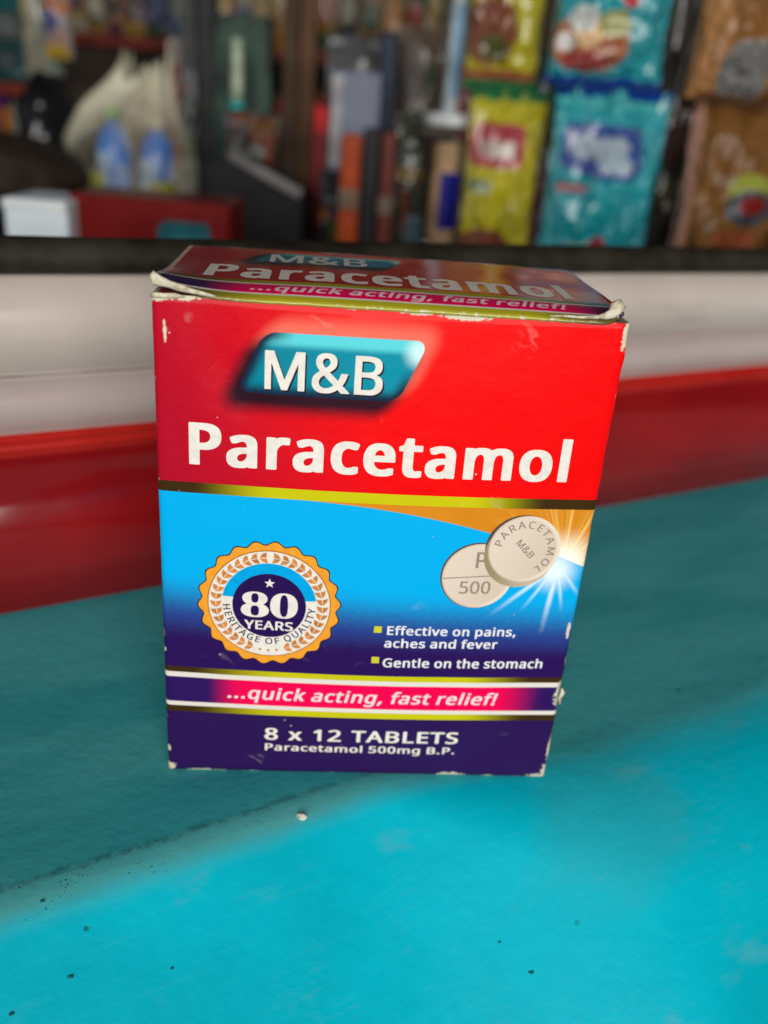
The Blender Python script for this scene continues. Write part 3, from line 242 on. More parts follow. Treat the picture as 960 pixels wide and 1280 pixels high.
"8":[465,[[199,-7,170,-4,143,1,126,5,105,12,83,21,68,29,47,45,28,64,20,77,14,89,8,108,4,136,8,162,15,185,26,202,33,212,45,223,55,232,68,241,93,254,95,258,95,262,93,265,73,280,55,298,46,310,39,324,34,336,31,352,29,371,31,389,34,404,38,414,46,430,55,442,64,452,80,466,95,475,112,484,126,489,149,496,173,501,199,504,260,504,288,501,320,494,338,488,355,481,371,472,388,460,405,443,416,427,421,417,426,402,429,383,429,352,426,338,422,326,416,312,404,296,389,281,367,265,365,262,365,258,366,255,368,253,379,248,396,238,415,223,426,212,439,195,448,177,453,161,454,149,454,117,451,102,444,85,437,71,429,60,414,46,404,37,386,26,367,17,352,11,329,4,289,-4,257,-7],[217,26,205,29,192,36,182,46,173,61,165,86,163,99,164,157,168,180,173,193,178,204,188,216,201,225,214,229,245,229,258,225,270,218,280,207,286,198,290,188,294,173,297,152,297,104,295,89,294,80,288,62,279,46,270,37,259,30,249,27,239,25],[217,286,205,290,194,298,187,307,179,323,174,348,173,360,172,367,172,392,174,410,177,429,181,442,187,454,193,462,204,469,212,473,221,475,238,475,251,472,260,467,270,457,277,445,282,432,287,408,287,352,285,339,279,318,274,310,266,298,255,290,243,286]]]}}''')

# ================================================================== the painted counter (setting)
P0 = Vector((-0.0988, 0.1967, 0.0)); DD = Vector((0.86455, 0.50255, 0)); NW = Vector((0.50255, -0.86455, 0))
CRZ = math.atan2(DD.y, DD.x)
def sst(a, b, x):
    t = max(0.0, min(1.0, (x - a) / (b - a))); return t * t * (3 - 2 * t)
def build_counter():
    V, F = [], []
    us = [-0.5 + 1.6 * i / 230 for i in range(231)]
    def prof(u):
        k = sst(0.055, 0.115, u)
        wc = 0.0925 + 0.009 * k; L = 0.008 + 0.033 * k; th = 0.76
        P = [(-0.02, 0.0)] + [(wc * j / 14, 0.0) for j in range(0, 15)]
        n = 22; w_, z_ = wc, 0.0
        for j in range(1, n + 1):
            a = th * (j - 0.5) / n
            w_ += L / n * math.cos(a); z_ -= L / n * math.sin(a); P.append((w_, z_))
        for j in range(1, 26):
            s = 0.006 * j * (1 + j * 0.04); P.append((w_ + s * math.cos(th), z_ - s * math.sin(th)))
        return P
    for u in us:
        for w_, z_ in prof(u):
            V.append((u, -w_, z_ + 0.00012 * mnoise.noise(Vector((u * 60, w_ * 60, 0))) * (1 if w_ > 0.096 else 0.0)))
    n = len(prof(0))
    for i in range(len(us) - 1):
        for j in range(n - 1):
            F.append((i * n + j, i * n + j + 1, (i + 1) * n + j + 1, (i + 1) * n + j))
    m = material('teal_gloss_paint', rough=0.45, spec=0.05)
    x, y, z = coords('Object', 1000.0)
    p = vec(x, y, z)
    f1 = nz(p, 0.02, 4); f2 = nz(p, 0.35, 5)
    base = mix((0.0, 0.39, 0.50), (0.0, 0.46, 0.59), sm(0.35, 0.65, f1))
    base = mix(base, (0.002, 0.40, 0.50), sm(0.55, 0.85, f2) * 0.3)
    # flat top duller: dust and handling, plus its shade put into the colour
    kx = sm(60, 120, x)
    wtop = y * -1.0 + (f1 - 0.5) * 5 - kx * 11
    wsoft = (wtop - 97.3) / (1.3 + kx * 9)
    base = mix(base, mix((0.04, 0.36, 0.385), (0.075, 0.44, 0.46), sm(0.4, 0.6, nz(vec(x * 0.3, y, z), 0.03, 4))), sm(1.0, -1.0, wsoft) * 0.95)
    stn = ((x - 108) * (x - 108) * 0.0016 + (y + 121) * (y + 121) * 0.0035) ** 0.5 + (nz(p, 0.06, 4) - 0.5) * 1.1
    base = mix(base, (0.03, 0.37, 0.42), sm(1.05, 0.55, stn) * 0.45)
    # brushed streaks, long along the counter
    st = nz(vec(x * 0.02, y * 0.5, z * 0.5), 1.6, 4)
    base = mix(base, (0.03, 0.42, 0.47), sm(0.55, 0.8, st) * 0.22)
    # worn, dirty band along the rounded edge
    wob = (nz(vec(x * 0.03, 0, 0), 1.0, 2) - 0.5) * 4
    ww = y * -1.0 + wob
    ww = ww - kx * 8
    band = sm(92.0, 93.2, ww) * sm(101.5, 97.0, ww) * (0.35 + 0.65 * sm(110, 30, x))
    base = mix(base, (0.075, 0.33, 0.33), band * (0.5 + nz(p, 0.25, 4) * 0.4))
    spk = sm(0.26, 0.18, vor(p, 1.1)) * sm(0.50, 0.62, nz(p, 0.16, 3)) * band * sm(60, -10, x)
    base = mix(base, (0.01, 0.045, 0.045), spk * 0.9)
    dark = sm(91.2, 92.6, ww) * sm(94.2, 92.9, ww) * (0.25 + 0.75 * sm(90, 10, x)) * sm(0.38, 0.62, nz(p, 0.3, 3))
    base = mix(base, (0.012, 0.12, 0.125), dark * 0.6)
    # few chips and grit
    ch = sm(0.045, 0.025, vor(p, 0.06)) * sm(0.45, 0.55, nz(p, 0.05, 1))
    base = mix(base, (0.01, 0.12, 0.13), ch * 0.8)
    hair = sm(0.045, 0.0, (nz(vec(x * 0.08, y * 0.8, z * 0.8), 0.9, 3) - 0.5).abs()) * sm(0.52, 0.62, nz(p, 0.03, 2))
    base = mix(base, (0.10, 0.38, 0.40), hair * 0.12)
    dust = sm(0.60, 0.8, nz(vec(x * 0.5, y, z), 0.11, 5)) * 0.3 + sm(0.05, 0.02, vor(p, 0.5)) * sm(0.55, 0.6, nz(p, 0.08, 2)) * 0.5
    base = mix(base, (0.22, 0.30, 0.29), dust)
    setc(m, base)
    setc(m, 0.34 + nz(p, 0.05, 4) * 0.25, 'Roughness')
    bump(m, f2 * 0.9 + nz(p, 0.06, 3) * 2.0 + st * 0.15 - hair * 0.06 - ch * 1.0 - spk * 0.6 + nz(p, 1.2, 3) * 0.12, 0.45, 0.0004)
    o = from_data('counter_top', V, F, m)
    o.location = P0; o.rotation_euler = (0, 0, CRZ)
    tag(o, kind='structure')
    return o
COUNTER = build_counter()
from mathutils.bvhtree import BVHTree
CM = Matrix.Translation(P0) @ Matrix.Rotation(CRZ, 4, 'Z')
CBVH = BVHTree.FromPolygons([CM @ v.co for v in COUNTER.data.vertices], [tuple(p.vertices) for p in COUNTER.data.polygons])

# grit and a paper crumb lying on the counter
def crumb(name, px, py, size, mat, label, z=0.0, cat='crumb', seed=1):
    bm = bmesh.new(); bmesh.ops.create_icosphere(bm, subdivisions=2, radius=1)
    rr = random.Random(seed); off = Vector((rr.random() * 9, rr.random() * 9, 0))
    for v in bm.verts:
        k = 1 + 0.7 * mnoise.noise(v.co * 1.3 + off)
        v.co = Vector((v.co.x * size * k * 1.3, v.co.y * size * k * 0.8, v.co.z * size * 0.6 * k))
    o = from_bm(name, bm, mat, smooth=False)
    d = (px - 480) / FPX * RT - (py - 640) / FPX * UP + fwd
    hit = CBVH.ray_cast(Vector((0, 0, CAM_H)), d.normalized())[0]
    o.location = hit + Vector((0, 0, size * 0.3)); o.rotation_euler = (0.2, 0.3, 2.6)
    tag(o, label, cat)

# ================================================================== red and white panel behind the counter
def build_panel():
    lean = 0.12
    t = empty('counter_back_panel', P0, CRZ, 'red and white glossy panel with a dark rubber strip on top, behind the teal counter', 'panel')
    def slab(name, h0, h1, thick, proud, mat, slope=0.0, bev=0.0008, u0=-0.5, u1=1.1):
        bm = bmesh.new()
        nseg = 24; V = []
        for i in range(nseg + 1):
            u = u0 + (u1 - u0) * i / nseg
            for (h, w_) in ((h0, proud), (h0, proud - thick), (h1 + slope * u, proud - thick), (h1 + slope * u, proud)):
                y = h * math.tan(lean)
                V.append(bm.verts.new((u, y - w_, h)))
        for i in range(nseg):
            for k in range(4):
                a = i * 4 + k; b_ = i * 4 + (k + 1) % 4
                bm.faces.new((V[a], V[b_], V[b_ + 4], V[a + 4]))
        bm.faces.new(V[0:4]); bm.faces.new(V[-4:][::-1])
        es = [e for e in bm.edges if abs(e.verts[0].co.x - e.verts[1].co.x) > 0.001]
        bmesh.ops.recalc_face_normals(bm, faces=bm.faces[:])
        bmesh.ops.bevel(bm, geom=es, offset=bev, segments=3, affect='EDGES')
        return from_bm(name, bm, mat, t)
    red = material('red_gloss_plastic', rough=0.12, spec=0.5, coat=0.4)
    x, y, z = coords(); f = nz(vec(x * 0.3, y, z), 0.05, 3)
    setc(red, mix((0.20, 0.005, 0.008), (0.27, 0.008, 0.009), sm(0.3, 0.7, f))); bump(red, nz(vec(x, y, z * 0.4), 0.02, 2), 0.4, 0.002)
    rim = simple('red_rim_plastic', (0.42, 0.012, 0.008), 0.25, 0.3, var=0.08)
    wht = material('white_gloss_plastic', rough=0.22, spec=0.5, coat=0.2)
    x, y, z = coords(); f = nz(vec(x * 0.4, y, z), 0.03, 4)
    wc_ = mix((0.50, 0.425, 0.375), (0.60, 0.52, 0.465), sm(0.3, 0.7, f))
    smg = sm(0.55, 0.75, nz(vec(x * 0.5, y, z * 2), 0.05, 5)) * 0.35 + sm(0.04, 0.02, vor(vec(x, y, z), 0.12)) * 0.4
    setc(wht, mix(wc_, (0.33, 0.26, 0.21), smg)); bump(wht, nz(vec(x, y, z), 0.015, 2), 0.3, 0.002)
    wh2 = material('lower_white_plastic', rough=0.12, spec=0.5, coat=0.4)
    x, y, z = coords(); f = nz(vec(x * 0.4, y, z), 0.04, 4)
    setc(wh2, mix((0.40, 0.32, 0.305), (0.47, 0.385, 0.36), sm(0.3, 0.7, f)))
    slab('red_board', 0.0, 0.0425, 0.004, 0.0, red)
    slab('red_trim_rail', 0.0420, 0.0478, 0.006, 0.0022, rim, bev=0.0018)
    slab('lower_white_board', 0.0478, 0.0618, 0.004, 0.0006, wh2)
    slab('upper_white_board', 0.0622, 0.0873, 0.004, 0.0, wht, slope=-0.0134)
    # rubber strip, rounded
    rub = simple('dark_rubber', (0.020, 0.016, 0.011), 0.55, 0, var=0.35, scale=90, bmp=0.0006)
    V, F = [], []
    ns, nc = 90, 14
    for i in range(ns + 1):
        u = -0.5 + 1.6 * i / ns; hc = 0.0912 - 0.0134 * u
        for k in range(nc):
            a = 2 * math.pi * k / nc
            h = hc + 0.0043 * (abs(math.sin(a)) ** 0.75) * (1 if math.sin(a) > 0 else -1) + 0.0002 * mnoise.noise(Vector((u * 40, a, 0)))
            V.append((u, h * math.tan(lean) - 0.001 + 0.0045 * math.cos(a), h))
    for i in range(ns):
        for k in range(nc):
            b_ = (k + 1) % nc; F.append((i * nc + k, i * nc + b_, (i + 1) * nc + b_, (i + 1) * nc + k))
    from_data('rubber_strip', V, F, rub, t)
build_panel()

# ================================================================== the carton of tablets
W, H, DEP = 80.5, 99.0, 41.0
YAW = 0.0869770677; BO = Vector((-0.04079848, 0.14409127, 0.0))
carton = empty('tablet_carton', BO, YAW, 'worn red and blue paracetamol carton standing sharp in front on the teal counter', 'carton')
def bulge(x, z):
    if x <= 0 or x >= W or z <= 0 or z >= H: return 0.0
    b = 2.0 * math.sin(math.pi * x / W) * math.sin(math.pi * z / H) ** 0.9
    # pushed-in dent near the upper left corner, soft wave at lower right
    b -= 0.55 * math.exp(-((x - 12 + (z - 88) * 0.5) / 4.5) ** 2 - ((z - 86) / 9) ** 2)
    b += 0.25 * math.exp(-((x - 6) / 3.5) ** 2 - ((z - 92) / 6) ** 2) * min(1, x / 3)
    b -= 0.35 * math.exp(-((x - 66 - (z - 8) * 0.6) / 5) ** 2 - ((z - 6) / 5) ** 2)
    b += 0.05 * mnoise.noise(Vector((x * 0.12, z * 0.12, 3)))
    return b
def front_pt(x, z, off=0.0):
    return Vector((x / 1000, (-bulge(x, z) - off) / 1000, z / 1000))

def gold(x, a=7, b=24, c=60, d=72):
    k = sm(a, b, x) * sm(d, c, x)
    return mix((0.045, 0.022, 0.004), (0.56, 0.52, 0.004), k)
def rbox(x, z, cx, cz, hw, hh, skew, r):
    xx = (x - cx - (z - cz) * skew).abs() - (hw - r); zz = (z - cz).abs() - (hh - r)
    ax = nmax(xx, 0.0); az = nmax(zz, 0.0)
    return (ax * ax + az * az) ** 0.5 + nmin(nmax(xx, zz), 0.0) - r
def logo_colour(col, x, z, cx, cz, hw, hh, skew, k=1.0):
    """soft printed shadow and glow, then the teal pill with its bevel"""
    sh = rbox(x, z, cx - 1.9 * k, cz - 2.0 * k, hw, hh, skew, 2.6 * k)
    gl = rbox(x, z, cx + 1.3 * k, cz + 1.5 * k, hw, hh, skew, 3.0 * k)
    col = mix(col, (0.90, 0.20, 0.13), sm(2.6 * k, -1.2 * k, gl) * 0.75)
    col = mix(col, (0.012, 0.004, 0.012), sm(2.7 * k, -0.9 * k, sh) * 0.98)
    d = rbox(x, z, cx, cz, hw, hh, skew, 2.2 * k)
    pill = mix((0.0, 0.215, 0.30), (0.0, 0.26, 0.36), sm(cx - hw, cx + hw, x))
    pill = mix(pill, (0.10, 0.62, 0.68), sm(cz + hh * 0.45, cz + hh * 0.75, z) * sm(cx - hw * 1.0, cx - hw * 0.6, x))
    pill = mix(pill, (0.62, 0.88, 0.86), sm(4.0 * k, 0.5 * k, ((x - cx - hw - 1.2) ** 2.0 + (z - cz - hh * 0.62) ** 2.0) ** 0.5))
    edge = sm(-2.6 * k, -0.2 * k, d)
    low = sm(cz + hh * 0.2, cz - hh * 0.9, z - (x - cx) * 0.06)
    left = sm(cx - hw * 0.55, cx - hw * 0.95, x - (z - cz) * skew)
    pill = mix(pill, (0.006, 0.02, 0.05), edge * nmax(low, left))
    return mix(col, pill, sm(0.12, -0.12, d))

def front_material():
    m = material('printed_carton_board', rough=0.42, spec=0.06, coat=0.12)
    m.node_tree.nodes['Principled BSDF'].inputs['Coat Roughness'].default_value = 0.09
    x, y, z = coords()
    p = vec(x, y, z)
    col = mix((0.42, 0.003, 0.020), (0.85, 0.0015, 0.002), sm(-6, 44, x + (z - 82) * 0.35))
    col = logo_colour(col, x, z, 30.1, 88.6, 13.9, 5.35, 0.43)
    # sky blue to navy
    gr = nz(p, 1.4, 2) * 2.0 - 1.0
    zz = z + (x - 40) * 0.03
    blue = mix((0.022, 0.005, 0.085), (0.02, 0.055, 0.26), sm(31.5, 38.5, zz + gr))
    blue = mix(blue, (0.0, 0.40, 0.80), sm(36.5, 47.0, zz + gr))
    # orange swoosh
    curve = 64.2 - 0.00088 * (nmax(x - 17.0, 0.01) ** 2.3)
    org = mix((0.70, 0.26, 0.012), (0.60, 0.20, 0.01), nz(p, 0.12, 2))
    dx = x - 76.0; dz = z - 52.6
    r = (dx * dx + dz * dz) ** 0.5
    ang = N.op('ARCTAN2', dz, dx)
    ray = nz(vec(ang * 4.5, 0.0, 0.0), 1.6, 3)
    org = mix(org, (0.93, 0.62, 0.16), sm(0.46, 0.66, ray) * sm(19, 5, r) * 0.9)
    org = mix(org, (0.98, 0.93, 0.72), sm(8.5, 1.5, r))
    colb = mix(blue, org, sm(-0.12, 0.12, z - curve))
    # white rays of the burst
    white = sm(6.0, 0.5, ((x - 74.6) * (x - 74.6) + (z - 51.2) * (z - 51.2)) ** 0.5)
    for (ex, ez, wd) in ((62.6, 40.8, 0.75), (69.0, 42.0, 0.6), (73.9, 36.8, 0.85), (77.4, 41.8, 0.6), (80.6, 45.3, 0.7)):
        ax_, az_ = 75.2, 52.4; lx, lz = ex - ax_, ez - az_; L = math.hypot(lx, lz)
        tt = ((x - ax_) * (lx / L) + (z - az_) * (lz / L)) * (1 / L)
        dd = ((x - ax_) * (-lz / L) + (z - az_) * (lx / L)).abs()
        white = nmax(white, sm(wd, 0.0, dd) * sm(1.05, 0.25, tt) * sm(0.0, 0.12, tt) * 0.85)
    colb = mix(colb, (0.80, 0.90, 0.95), white)
    gb = gold(x, 6, 22, 56, 71)
    col = mix(colb, col, (z > 66.1))
    col = mix(col, gb, (z > 64.05) * (N.op('LESS_THAN', z, 66.1)))
    low = mix((0.020, 0.005, 0.068), (0.027, 0.008, 0.088), nz(p, 0.05, 3))
    mag = mix((0.026, 0.006, 0.10), (0.86, 0.0, 0.075), sm(8.0, 16.0, x) * sm(77.0, 66.0, x))
    g2 = gold(x, 5, 25, 58, 74)
    paper = (0.74, 0.68, 0.62)
    for (z0, c) in ((26.3, g2), (25.0, paper), (23.85, mag), (17.85, paper), (16.85, g2), (15.35, low)):
        col = mix(col, c, N.op('LESS_THAN', z, z0))
    # wear: bare board along edges, scratches, dust
    n1 = nz(p, 0.9, 5, 0.65); n2 = nz(p, 0.25, 4)
    ed = nmin(nmin(x, W - x), nmin(z, H - z))
    front = sm(1.2, 0.2, y)
    edw = sm(0.6, 0.0, ed) * sm(0.55, 0.66, n1 * 0.3 + n2 * 0.7)
    def spot(cx, cz, rx, rz, th=0.5):
        q = (((x - cx) * (1 / rx)) ** 2.0 + ((z - cz) * (1 / rz)) ** 2.0) ** 0.5
        return sm(1.0, 0.75, q + (n1 - 0.5) * 2.2)
    for s_ in (spot(80.6, 21.8, 1.5, 3.4), spot(80.2, 1.6, 1.2, 2.4), spot(79.2, 0.3, 3.0, 0.9), spot(0.2, 1.0, 1.5, 1.1), spot(7.5, 0.15, 4.6, 0.45), spot(18, 0.1, 3.0, 0.3),
               spot(60, 0.3, 3.2, 0.8), spot(68, 0.2, 1.4, 0.5), spot(0.2, 98.6, 2.2, 1.0), spot(4.5, 99.0, 4.6, 0.8), spot(2.1, 93.0, 0.35, 1.9), spot(44, 98.7, 3.2, 0.55),
               spot(52, 98.5, 5.0, 0.75), spot(33, 98.9, 1.2, 0.7), spot(80, 97.0, 0.8, 3.0), spot(0.3, 5.8, 0.5, 0.8), spot(0.2, 30, 0.4, 0.6), spot(80.5, 8, 0.7, 4), spot(79.6, 38, 0.4, 2.2)):
        edw = nmax(edw, s_)
    scr = sm(0.035, 0.0, (nz(vec(x * 0.25 + z * 0.2, z * 0.25, 0), 0.35, 4) - 0.5).abs()) * sm(0.64, 0.72, nz(p, 0.09, 2)) * 0.12
    spk = sm(0.055, 0.02, vor(p, 0.22)) * sm(0.5, 0.56, nz(p, 0.13, 2)) * 0.75
    col = mix(col, (0.70, 0.60, 0.56), nmin(1.0, scr + spk))
    col = mix(col, (0.66, 0.58, 0.44), nmin(edw, 1.0))
    col = mix(col, (0.66, 0.58, 0.46), sm(98.7, 98.95, z) * sm(0.35, 0.55, n2))
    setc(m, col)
    setc(m, 0.36 + n2 * 0.12 + edw * 0.3, 'Roughness')
    crk = sm(0.03, 0.0, (nz(vec(x, 0, z), 0.28, 3) - 0.5).abs()) * sm(20, 8, x) * sm(62, 82, z)
    fold = sm(0.5, 0.0, (x - z * 0.42 + 27 + (nz(p, 0.1, 2) - 0.5) * 5).abs()) * sm(74, 84, z) + sm(0.6, 0.0, (z - 5.2 - (x - 60) * 0.12 + (nz(p, 0.12, 2) - 0.5) * 4).abs()) * sm(52, 60, x) + sm(0.5, 0.0, (x - 53 + (nz(p, 0.2, 2) - 0.5) * 2).abs()) * sm(88, 94, z)
    bump(m, nz(p, 0.10, 3) * 1.1 + nz(p, 0.03, 2) * 1.5 + n1 * 0.03 - edw * 0.25 + crk * 0.03 - fold * 0.09, 0.6, 0.0007)
    return m
MFRONT = front_material()

def build_body():
    V, F = [], []
    r = 0.9
    def ring(z, inset=0.0):
        P = []
        def jit(k): return 0.12 * mnoise.noise(Vector((k, z * 0.35, 1.7)))
        nx = 64
        for i in range(nx + 1):
            x = r + (W - 2 * r) * i / nx
            P.append((x, -bulge(x, z) + inset))
        for k in range(1, 5):
            a = k / 5 * math.pi / 2
            e = 0.25 * mnoise.noise(Vector((9, z * 0.22, 0))) - (0.5 * math.exp(-((z - 21.5) / 2.4) ** 2))
            P.append((W - r + (r + e - inset) * math.sin(a), r - (r - inset) * math.cos(a)))
        for i in range(8): P.append((W - inset + 0.15 * mnoise.noise(Vector((9, z * 0.22, 0))), r + (DEP - 2 * r) * i / 7))
        for k in range(1, 4):
            a = k / 4 * math.pi / 2; P.append((W - r + (r - inset) * math.cos(a), DEP - r + (r - inset) * math.sin(a)))
        for i in range(16): P.append((W - r - (W - 2 * r) * i / 15, DEP - inset))
        for k in range(1, 4):
            a = k / 4 * math.pi / 2; P.append((r - (r - inset) * math.sin(a), DEP - r + (r - inset) * math.cos(a)))
        for i in range(8): P.append((inset, DEP - r - (DEP - 2 * r) * i / 7))
        for k in range(1, 5):
            a = k / 5 * math.pi / 2; P.append((r - (r - inset) * math.cos(a) + jit(3) * 0.5, r - (r - inset) * math.sin(a)))
        return P
    rows = [(0.0, 0.7), (0.25, 0.12)] + [(0.3 + (H - 0.5) * i / 72, 0.0) for i in range(73)] + [(H - 0.02, 0.06), (H, 0.2), (H - 0.02, 0.42), (H - 3.0, 0.45)]
    n = len(ring(10))
    for z, ins in rows:
        for i, (x, y) in enumerate(ring(min(z, H), ins)):
            zz = z
            if z > H - 1.0: zz += 0.35 * mnoise.noise(Vector((x * 0.3, y * 0.3, 5))) + 0.15 * mnoise.noise(Vector((x * 1.2, y, 2)))
            if z < 0.5 : zz += 0
            V.append((x / 1000, y / 1000, zz / 1000))
    for j in range(len(rows) - 1):
        for i in range(n):
            k = (i + 1) % n
            F.append((j * n + i, j * n + k, (j + 1) * n + k, (j + 1) * n + i))
    F.append(tuple(reversed(range(n)))); F.append(tuple((len(rows) - 1) * n + i for i in range(n)))
    return from_data('carton_body', V, F, MFRONT, carton)
build_body()

# ------------------------------------------------------------------ flat print as thin ink layers following the board
def fill_loops(loops):
    c = bpy.data.curves.new('t', 'CURVE'); c.dimensions = '2D'; c.fill_mode = 'BOTH'
    for L in loops:
        s = c.splines.new('POLY'); s.points.add(len(L) - 1); s.use_cyclic_u = True
        for i, (a, b) in enumerate(L): s.points[i].co = (a, b, 0, 1)
    o = bpy.data.objects.new('t', c); me = o.to_mesh()
    V = [(v.co.x, v.co.y) for v in me.vertices]; F = [tuple(p.vertices) for p in me.polygons]
    o.to_mesh_clear(); bpy.data.objects.remove(o); bpy.data.curves.remove(c)
    return V, F
class Ink:
    def __init__(s): s.bm = bmesh.new(); s.k = 0
    def add(s, loops, lift=0.0):
        V, F = fill_loops(loops); s.k += 1
        vs = [s.bm.verts.new((x, z, lift + 0.006 * (s.k % 2))) for x, z in V]
        for f in F:
            try: s.bm.faces.new([vs[i] for i in f])
            except ValueError: pass
    def poly(s, pts, lift=0.0): s.add([pts], lift)
    def disc(s, cx, cz, r, lift=0.0, hole=None, n=72, rz=None):
        L = [[(cx + r * math.cos(2 * math.pi * i / n), cz + (rz or r) * math.sin(2 * math.pi * i / n)) for i in range(n)]]
        if hole: L.append([(cx + hole * math.cos(2 * math.pi * i / n), cz + hole * math.sin(2 * math.pi * i / n)) for i in range(n)])
        s.add(L, lift)
    def text(s, style, txt, x0, z0, cap, width=None, shear=0.0, space=0.36, track=0.0, lift=0.0, zs=1.0):
        adv = sum(space if c == ' ' else GLYPHS[style][c][0] / 500 + track for c in txt) - track
        sx = cap if width is None else width / adv
        x = 0.0
        for c in txt:
            if c == ' ': x += space; continue
            a, LL = GLYPHS[style][c]
            s.add([[(x0 + (x + L[i] / 500) * sx + L[i + 1] / 500 * cap * shear, z0 + L[i + 1] / 500 * cap * zs) for i in range(0, len(L), 2)] for L in LL], lift)
            x += a / 500 + track
    def arc(s, style, txt, cx, cz, r, cap, a0, a1, inward=False, lift=0.0, sx=1.0, space=0.4):
        """letters along a circle from angle a0 to a1 (degrees); inward: tops towards the centre"""
        ws = [space if c == ' ' else GLYPHS[style][c][0] / 500 for c in txt]; tot = sum(ws); x = 0
        for c, w_ in zip(txt, ws):
            if c != ' ':
                a = math.radians(a0 + (a1 - a0) * (x + w_ / 2) / tot)
                ex = Vector((-math.sin(a), math.cos(a))) * (1 if inward else -1); ez = Vector((math.cos(a), math.sin(a))) * (-1 if inward else 1)
                o = Vector((cx, cz)) + Vector((math.cos(a), math.sin(a))) * r
                LL = GLYPHS[style][c][1]
                s.add([[tuple(o + ex * ((L[i] / 500 - w_ / 2) * cap * sx) + ez * (L[i + 1] / 500 * cap)) for i in range(0, len(L), 2)] for L in LL], lift)
            x += w_
    def build(s, name, mat, parent, place, step=2.6):
        bm = s.bm
        xs = [v.co.x for v in bm.verts]; zs = [v.co.y for v in bm.verts]
        for axis, lo, hi in ((0, min(xs), max(xs)), (1, min(zs), max(zs))):
            c = math.ceil(lo / step) * step
            while c < hi:
                co = [0, 0, 0]; co[axis] = c; no = [0, 0, 0]; no[axis] = 1
                bmesh.ops.bisect_plane(bm, geom=bm.verts[:] + bm.edges[:] + bm.faces[:], plane_co=co, plane_no=no); c += step
        for v in bm.verts: v.co = place(v.co.x, v.co.y, v.co.z)
        bmesh.ops.recalc_face_normals(bm, faces=bm.faces[:])
        return from_bm(name, bm, mat, parent, smooth=False)
def on_front(x, z, off): return front_pt(x, z, 0.035 + off)
def ink(name, c, var=0.10):
    m = material(name, rough=0.42, spec=0.06, coat=0.08)
    x, y, z = coords(); f = nz(vec(x, y, z), 0.7, 4); f2 = nz(vec(x, y, z), 2.5, 2)
    cc = mix(tuple(v * (1 - var) for v in c), c, sm(0.35, 0.6, f))
    setc(m, cc); return m
I_WHITE = ink('white_ink', (0.80, 0.75, 0.68)); I_DARK = ink('shadow_ink', (0.02, 0.006, 0.02)); I_NAVY = ink('navy_ink', (0.020, 0.005, 0.075))
I_YEL = ink('yellow_ink', (0.62, 0.58, 0.03)); I_ORG = ink('orange_ink', (0.85, 0.34, 0.03)); I_BRN = ink('brown_ink', (0.50, 0.17, 0.03))
I_SKY = ink('sky_ink', (0.0, 0.36, 0.74)); I_GREY = ink('imprint_ink', (0.33, 0.24, 0.19)); I_CREAM = ink('cream_ink', (0.80, 0.74, 0.66)); I_MIX = ink('leaf_ink', (0.66, 0.24, 0.055), 0.35)
I_TSH = ink('tablet_shadow_ink', (0.10, 0.05, 0.05)); I_LILAC = ink('lilac_ink', (0.80, 0.78, 0.80))

